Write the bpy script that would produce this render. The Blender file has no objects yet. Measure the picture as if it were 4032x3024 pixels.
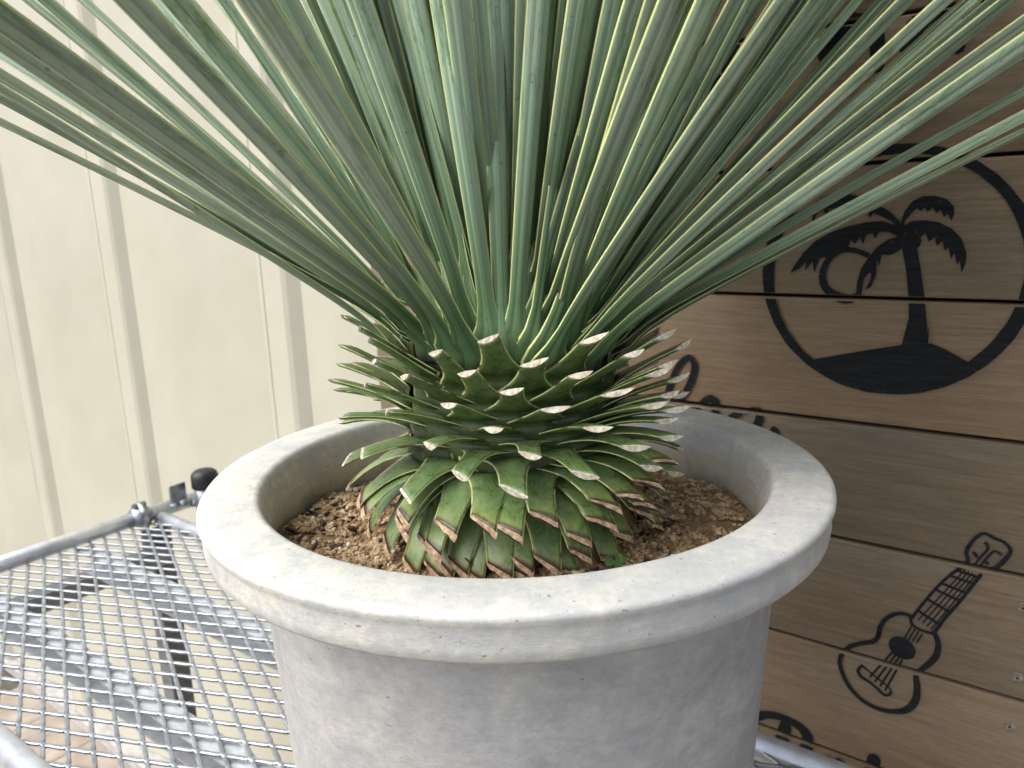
import bpy, bmesh, math, random
from mathutils import Vector, Matrix
from mathutils.geometry import tessellate_polygon
R = math.radians
scene = bpy.context.scene
COL = scene.collection

# ------------------------------------------------------------------ camera, sky, sun, exposure
CAM_H = 1.805
cam = bpy.data.cameras.new('camera')
cam.sensor_width = 36.0
cam.lens = 26.38
cam.clip_start = 0.02
cam.clip_end = 200
cam_ob = bpy.data.objects.new('camera', cam)
COL.objects.link(cam_ob)
cam_ob.matrix_world = Matrix.Translation((0, 0, CAM_H)) @ Matrix.Rotation(R(90 - 12.36), 4, 'X') @ Matrix.Rotation(R(-1.95), 4, 'Z')
cam.dof.use_dof = True
cam.dof.focus_distance = 0.50
cam.dof.aperture_fstop = 13
scene.camera = cam_ob

SUN_AZ, SUN_EL = -70.0, 50.0          # degrees: azimuth measured from +Y (view direction) clockwise is 180-SUN_AZ
world = bpy.data.worlds.new('World')
scene.world = world
world.use_nodes = True
wn = world.node_tree
bg = wn.nodes['Background']
sky = wn.nodes.new('ShaderNodeTexSky')
sky.sky_type = 'NISHITA'
sky.sun_disc = False
sky.sun_elevation = R(SUN_EL)
sun_dir = Vector((math.sin(R(SUN_AZ)) * math.cos(R(SUN_EL)), -math.cos(R(SUN_AZ)) * math.cos(R(SUN_EL)), math.sin(R(SUN_EL))))
sky.sun_rotation = math.atan2(sun_dir.x, sun_dir.y)
sky.air_density = 1.0
sky.dust_density = 4.0
sky.ozone_density = 1.0
hs = wn.nodes.new('ShaderNodeHueSaturation')
hs.inputs['Saturation'].default_value = 0.45
wn.links.new(sky.outputs[0], hs.inputs['Color'])
wn.links.new(hs.outputs[0], bg.inputs['Color'])
bg.inputs['Strength'].default_value = 0.14

sun = bpy.data.lights.new('sun', 'SUN')
sun.energy = 1.5
sun.angle = R(60)
sun.color = (1.0, 0.96, 0.9)
sun_ob = bpy.data.objects.new('sun', sun)
COL.objects.link(sun_ob)
sun_ob.rotation_euler = sun_dir.to_track_quat('Z', 'Y').to_euler()
sun_ob.location = (0, 0, 6)

scene.view_settings.view_transform = 'Standard'
scene.view_settings.look = 'None'
scene.view_settings.gamma = 1.0
scene.view_settings.exposure = 0.90

STUBS=[[-1.658,0.091,37.1,0.058,0.0],[-1.982,0.0835,34.4,0.058,0.0],[-1.454,0.0791,32.8,0.058,0.0],[-1.801,0.0734,30.5,0.058,0.0],[-1.129,0.0884,36.1,0.058,0.0],[-1.265,0.0704,29.0,0.058,0.0],[-1.576,0.0659,26.7,0.058,0.0],[-0.901,0.0771,32.0,0.058,0.0],[-0.559,0.0825,34.0,0.058,0.0],[-0.187,0.0705,29.0,0.058,0.0],[-0.624,0.0673,27.4,0.058,0.0],[-0.449,0.0582,22.7,0.058,0.0],[-0.999,0.0611,24.2,0.058,0.0],[-1.368,0.0575,22.3,0.058,0.0],[-1.911,0.0599,23.6,0.058,0.0],[-2.135,0.0714,29.5,0.058,0.0],[-0.6,0.0533,19.8,0.058,0.0],[-0.792,0.0519,18.4,0.058,0.0],[-0.644,0.0475,14.1,0.058,0.0],[-0.657,0.0443,11.0,0.058,0.0],[-1.128,0.0484,15.0,0.058,0.0],[-1.705,0.0508,17.4,0.058,0.0],[-0.945,0.0393,6.1,0.058,0.0],[-0.643,0.0379,4.5,0.058,0.0],[-1.469,0.0418,8.6,0.058,0.0],[-2.001,0.0445,11.2,0.058,0.0],[-1.802,0.036,1.9,0.058,0.0],[-1.263,0.0339,-1.2,0.058,0.0],[-1.601,0.0305,-5.8,0.058,0.0],[-0.801,0.0311,-5.1,0.058,0.0],[-2.462,0.0874,35.8,0.058,0.0],[3.135,0.0732,30.4,0.058,0.0],[-2.399,0.0766,31.8,0.058,0.0],[3.081,0.0613,24.3,0.058,0.0],[-2.95,0.0568,21.8,0.058,0.0],[-2.451,0.0646,26.0,0.058,0.0],[-2.253,0.0543,20.5,0.058,0.0],[3.083,0.0366,2.7,0.058,0.0],[-2.751,0.0301,-6.4,0.058,0.0],[-2.404,0.0369,3.0,0.058,0.0],[-2.164,0.0263,-12.0,0.058,0.0],[-2.539,0.0929,37.7,0.058,0.0],[0.358,0.0536,20.0,0.058,0.0],[-0.694,0.0654,26.4,0.058,0.0],[2.927,0.0607,24.0,0.058,0.0],[3.107,0.0502,16.8,0.058,0.0],[0.355,0.0702,28.8,0.058,0.0],[-3.138,0.0174,-26.8,0.06,1.0],[3.005,0.0071,-41.5,0.06,1.0],[-2.681,0.0179,-26.1,0.06,1.0],[-2.646,0.016,-28.9,0.06,1.0],[-2.287,0.0155,-29.6,0.06,1.0],[-2.789,0.0056,-42.9,0.06,1.0],[-2.532,0.0031,-45.0,0.06,1.0],[-2.695,-0.0109,-55.4,0.06,1.0],[-2.134,0.011,-36.0,0.06,1.0],[-2.069,0.0119,-34.7,0.06,1.0],[-1.95,0.0197,-22.9,0.06,1.0],[-2.282,-0.0034,-50.1,0.06,1.0],[-1.891,0.0022,-45.7,0.06,1.0],[-2.003,0.0006,-46.9,0.06,1.0],[-1.738,0.0209,-21.0,0.06,1.0],[-1.692,0.003,-45.0,0.06,1.0],[-1.565,0.0202,-22.2,0.06,1.0],[-1.417,0.0222,-18.8,0.06,1.0],[-1.512,0.0031,-44.9,0.06,1.0],[-1.362,0.0052,-43.2,0.06,1.0],[-1.206,0.0133,-32.8,0.06,1.0],[-1.193,0.0054,-43.0,0.06,1.0],[-1.108,0.0234,-16.9,0.06,1.0],[-1.125,0.0179,-26.0,0.06,1.0],[-1.009,0.0252,-13.9,0.06,1.0],[-0.885,0.0206,-21.5,0.06,1.0],[-0.877,0.0086,-39.4,0.06,1.0],[0.067,-0.0177,-59.3,0.06,1.0],[-0.794,0.0261,-12.6,0.06,1.0],[-0.717,0.0318,-4.1,0.06,1.0],[-0.944,-0.0009,-48.2,0.06,1.0],[-0.78,0.0162,-28.6,0.06,1.0],[-2.212,0.0213,-20.4,0.06,1.0],[-1.624,0.0005,-47.1,0.06,1.0],[-1.81,-0.0002,-47.6,0.06,1.0],[-1.333,-0.0019,-48.9,0.06,1.0],[-2.14,-0.0032,-50.0,0.06,1.0],[0.352,0.0137,-32.2,0.06,1.0],[0.3,0.003,-45.0,0.06,1.0]]
BACK_STUBS=[[0.0,-0.05,-65.1,0.055,1],[2.4,-0.0496,-65.0,0.055,1],[0.917,-0.0488,-64.8,0.055,1],[-2.967,-0.0484,-64.7,0.055,1],[-0.567,-0.048,-64.6,0.055,1],[1.833,-0.0476,-64.5,0.055,1],[0.35,-0.0468,-64.4,0.055,1],[2.75,-0.0464,-64.3,0.055,1],[1.267,-0.0455,-64.1,0.055,1],[-2.616,-0.0451,-63.9,0.055,1],[-0.216,-0.0447,-63.7,0.055,1],[2.184,-0.0443,-63.5,0.055,1],[0.7,-0.0435,-63.1,0.055,1],[3.1,-0.0431,-62.9,0.055,1],[-0.783,-0.0427,-62.7,0.055,1],[1.617,-0.0423,-62.5,0.055,1],[-2.266,-0.0419,-62.3,0.055,1],[2.451,-0.0273,-55.0,0.055,1],[0.968,-0.0265,-54.6,0.055,1],[-2.916,-0.0261,-54.4,0.055,1],[-0.516,-0.0257,-54.2,0.055,1],[1.884,-0.0253,-54.0,0.055,1],[0.401,-0.0245,-53.5,0.055,1],[2.801,-0.0241,-53.3,0.055,1],[1.318,-0.0233,-52.8,0.055,1],[-0.166,-0.0225,-52.3,0.055,1],[2.234,-0.0221,-52.1,0.055,1],[0.751,-0.0213,-51.6,0.055,1],[-3.132,-0.0209,-51.3,0.055,1],[-0.732,-0.0205,-51.1,0.055,1],[1.668,-0.02,-50.8,0.055,1],[2.502,-0.0051,-41.8,0.055,1],[1.019,-0.0043,-41.0,0.055,1],[-0.465,-0.0035,-40.2,0.055,1],[1.935,-0.003,-39.7,0.055,1],[1.369,-0.001,-37.7,0.055,1],[-0.115,-0.0002,-36.9,0.055,1],[2.285,0.0002,-36.5,0.055,0],[0.802,0.001,-35.7,0.055,0],[1.719,0.0022,-34.5,0.055,0],[0.586,0.0063,-30.4,0.055,0],[2.769,0.0119,-24.5,0.055,0],[2.553,0.0172,-18.5,0.055,0],[1.069,0.018,-17.6,0.055,0],[-0.414,0.0188,-16.7,0.055,0],[1.986,0.0192,-16.2,0.055,0],[1.42,0.0212,-13.9,0.055,0],[-0.064,0.022,-13.0,0.055,0],[2.336,0.0225,-12.5,0.055,0],[0.853,0.0233,-11.6,0.055,0],[1.77,0.0245,-10.3,0.055,0],[0.637,0.0285,-6.2,0.055,0],[0.42,0.0338,-0.9,0.055,0],[2.82,0.0342,-0.5,0.055,0],[0.204,0.039,4.3,0.055,0],[2.604,0.0395,4.8,0.055,0],[1.12,0.0403,5.4,0.055,0],[2.037,0.0415,6.3,0.055,0],[1.47,0.0435,7.9,0.055,0],[-0.013,0.0443,8.5,0.055,0],[2.387,0.0447,8.8,0.055,0],[0.904,0.0455,9.4,0.055,0],[1.821,0.0467,10.3,0.055,0],[-2.629,0.0492,12.1,0.055,0],[-0.229,0.0496,12.4,0.055,0],[0.687,0.0508,13.3,0.055,0],[2.655,0.0617,20.9,0.055,0],[1.171,0.0625,21.2,0.055,0],[2.088,0.0637,21.8,0.055,0],[1.521,0.0658,22.7,0.055,0],[0.038,0.0666,23.0,0.055,0],[2.438,0.067,23.2,0.055,0],[0.955,0.0678,23.6,0.055,0],[1.871,0.069,24.1,0.055,0],[0.738,0.073,25.9,0.055,0],[2.705,0.084,30.7,0.055,0],[1.222,0.0848,31.0,0.055,0],[2.139,0.086,31.4,0.055,0],[1.572,0.088,32.1,0.055,0],[0.089,0.0888,32.3,0.055,0],[2.489,0.0892,32.5,0.055,0],[1.006,0.09,32.7,0.055,0],[1.922,0.0913,33.1,0.055,0],[0.439,0.0921,33.4,0.055,0],[0.789,0.0953,34.4,0.055,0],[-3.094,0.0957,34.5,0.055,0],[2.973,0.101,36.2,0.055,0],[2.756,0.1062,37.9,0.055,0],[1.273,0.107,38.2,0.055,0],[2.19,0.1083,38.5,0.055,0],[1.623,0.1103,39.2,0.055,0],[0.14,0.1111,39.4,0.055,0],[2.54,0.1115,39.5,0.055,0],[1.057,0.1123,39.7,0.055,0],[1.973,0.1135,40.0,0.055,0],[0.49,0.1143,40.2,0.055,0],[-0.077,0.1164,40.8,0.055,0],[0.84,0.1176,41.1,0.055,0],[-3.043,0.118,41.2,0.055,0]]
FRONT_LEAVES=[[-0.0133,-0.0774,0.1199,-0.0346,-0.1149,0.3296,-0.9932,-0.0415,-0.1086,0.5,0.97],[0.0035,-0.0785,0.1195,0.0245,-0.1153,0.3276,-0.9943,0.0225,0.1044,0.5,0.97],[0.0227,-0.0771,0.1119,0.1167,-0.1268,0.3217,-0.8969,0.1099,0.4283,0.5,0.92],[0.0124,-0.0769,0.1222,0.0806,-0.094,0.3315,-0.9469,0.0685,0.3142,0.4,0.97],[-0.029,-0.0742,0.1156,-0.1018,-0.2665,0.2918,-0.8611,-0.1254,-0.4927,0.35,0.97],[-0.0487,-0.0618,0.1187,-0.1485,-0.277,0.2905,-0.7506,-0.1631,-0.6403,0.18,0.9],[-0.0393,-0.0692,0.1151,-0.1436,-0.2444,0.2989,-0.7904,-0.1519,-0.5935,0.12,0.95],[-0.0591,-0.0519,0.1193,-0.193,-0.2891,0.2817,-0.6162,-0.1777,-0.7673,0.36,0.97],[-0.0651,-0.0446,0.1177,-0.2266,-0.2372,0.285,-0.593,-0.184,-0.7839,0.12,0.97],[-0.0817,-0.011,0.1169,-0.2672,-0.1762,0.2832,-0.5565,-0.1896,-0.8089,0.08,0.97],[-0.0838,-0.0141,0.1223,-0.3077,-0.1149,0.2827,-0.5168,-0.1831,-0.8363,0.08,0.97],[-0.0838,-0.0144,0.12,-0.3149,-0.1074,0.2704,-0.4829,-0.1843,-0.8561,0.1,0.97],[-0.084,-0.0122,0.1253,-0.279,-0.1022,0.3406,-0.6883,-0.1858,-0.7013,0.25,0.97],[-0.0806,-0.0122,0.1325,-0.3107,0.0067,0.3702,-0.7144,-0.1742,-0.6777,0.08,0.97],[-0.0589,-0.0487,0.1292,-0.2064,0.0059,0.3668,-0.8549,-0.1535,-0.4956,0.08,0.97],[-0.0494,-0.0582,0.1301,-0.1288,-0.0599,0.347,-0.9311,-0.1279,-0.3417,0.08,0.97],[-0.0286,-0.071,0.1278,-0.0752,-0.1689,0.3166,-0.9553,-0.0893,-0.2817,0.08,0.97],[-0.0231,-0.0685,0.1439,-0.0656,-0.082,0.3392,-0.9741,-0.0645,-0.2167,0.08,0.97],[-0.0098,-0.0716,0.1437,-0.0198,-0.0389,0.3491,-0.9987,-0.0231,-0.0449,0.08,0.97],[-0.0048,-0.0705,0.1467,-0.0051,-0.039,0.3486,-1.0,-0.0089,0.0,0.08,0.97],[0.0032,-0.0739,0.1403,0.0114,-0.0174,0.3538,-0.9993,0.01,0.0357,0.08,0.97],[0.0251,-0.0778,0.1063,0.1419,-0.2031,0.3008,-0.8063,0.1405,0.5746,0.14,0.88],[0.0458,-0.0674,0.1072,0.2206,-0.2036,0.2982,-0.6572,0.1823,0.7313,0.16,0.86],[0.0587,-0.0571,0.105,0.2649,-0.1981,0.2769,-0.5434,0.1995,0.8154,0.42,0.97],[0.0543,-0.0577,0.1163,0.2183,-0.171,0.3069,-0.6922,0.1757,0.7,0.2,0.97],[0.084,-0.0115,0.1076,0.347,-0.0801,0.2546,-0.4384,0.1984,0.8766,0.3,0.97],[0.0696,-0.0386,0.1147,0.2933,-0.1527,0.2969,-0.5601,0.1902,0.8063,0.3,0.97],[0.0654,-0.0448,0.1168,0.293,-0.139,0.313,-0.5964,0.1856,0.781,0.3,0.97],[0.041,-0.0672,0.1198,0.1369,-0.1378,0.3182,-0.872,0.1366,0.47,0.08,0.97],[0.0465,-0.0625,0.1223,0.1731,-0.0946,0.3284,-0.8323,0.1478,0.5343,0.08,0.97],[0.0395,-0.0666,0.1248,0.1394,-0.0618,0.3381,-0.8996,0.1244,0.4186,0.08,0.97],[0.0556,-0.0556,0.1187,0.2399,-0.0625,0.3348,-0.747,0.1707,0.6426,0.2,0.97],[0.0503,-0.0585,0.1268,0.2297,-0.0081,0.3494,-0.7862,0.1526,0.5988,0.08,0.97],[0.0597,-0.0304,0.1546,0.1376,0.112,0.3839,-0.9603,0.1197,0.2521,0.08,0.97],[0.03,-0.0647,0.145,0.0577,0.004,0.358,-0.992,0.0662,0.1077,0.08,0.97],[-0.0332,-0.0623,0.1469,-0.1444,0.0706,0.3819,-0.9193,-0.0936,-0.3822,0.08,0.97],[-0.0696,-0.0237,0.1407,-0.2107,0.1146,0.3955,-0.8972,-0.1499,-0.4153,0.08,0.97],[-0.0838,-0.0139,0.1445,-0.3135,0.1371,0.4047,-0.7854,-0.1674,-0.596,0.08,0.97],[-0.0339,-0.0704,0.1212,-0.1067,-0.2012,0.3091,-0.8947,-0.1202,-0.4302,0.08,0.97],[-0.0058,-0.0791,0.1166,-0.0051,-0.0933,0.3343,-0.9999,-0.0107,0.0024,0.08,0.97],[0.0155,-0.0778,0.1156,0.0528,-0.0938,0.3324,-0.9832,0.0567,0.1734,0.08,0.97],[0.0449,-0.0624,0.1275,0.2011,0.0247,0.3589,-0.8444,0.139,0.5173,0.08,0.97],[0.0468,-0.0602,0.1305,0.2436,0.0678,0.369,-0.7997,0.1431,0.583,0.08,0.97],[0.0577,-0.0523,0.1222,0.2483,-0.0083,0.3488,-0.7702,0.1669,0.6156,0.08,0.97],[0.0635,-0.0462,0.1195,0.2703,-0.0302,0.3423,-0.7276,0.1781,0.6624,0.08,0.97],[0.0696,-0.0384,0.1157,0.3182,-0.0631,0.3322,-0.6341,0.1894,0.7497,0.08,0.97],[0.0655,-0.0438,0.1191,0.3639,-0.0403,0.3426,-0.591,0.1822,0.7858,0.08,0.97],[0.0803,-0.0113,0.1084,0.3893,-0.0132,0.2794,-0.4739,0.1964,0.8584,0.2,0.97],[-0.0388,-0.0653,0.1307,-0.1279,0.0271,0.3699,-0.9445,-0.1077,-0.3104,0.08,0.97],[-0.0874,-0.0137,0.109,-0.2941,-0.1349,0.285,-0.5613,-0.2063,-0.8015,0.08,0.97],[-0.0878,-0.0144,0.1294,-0.3263,-0.0367,0.3593,-0.6729,-0.1856,-0.716,0.08,0.97],[0.0856,-0.013,0.1029,0.3744,-0.0404,0.2489,-0.4259,0.206,0.881,0.08,0.97],[0.0874,-0.0137,0.116,0.3902,-0.0073,0.3064,-0.5251,0.1953,0.8283,0.08,0.97],[-0.0202,-0.0741,0.1279,-0.0533,-0.0604,0.3445,-0.9875,-0.0576,-0.1469,0.08,0.97],[0.006,-0.0768,0.1274,0.0415,-0.0068,0.3557,-0.9891,0.031,0.144,0.08,0.97],[0.0192,-0.0744,0.1266,0.0788,-0.007,0.3544,-0.97,0.0674,0.2336,0.08,0.97],[0.0293,-0.0708,0.1291,0.1285,0.0035,0.3556,-0.9231,0.1,0.3714,0.08,0.97],[-0.0037,-0.076,0.1309,0.0198,0.0043,0.3593,-0.995,0.0061,0.1,0.08,0.97],[-0.0135,-0.0749,0.1311,-0.032,0.0046,0.361,-0.9971,-0.0343,-0.0684,0.08,0.97]]
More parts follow.
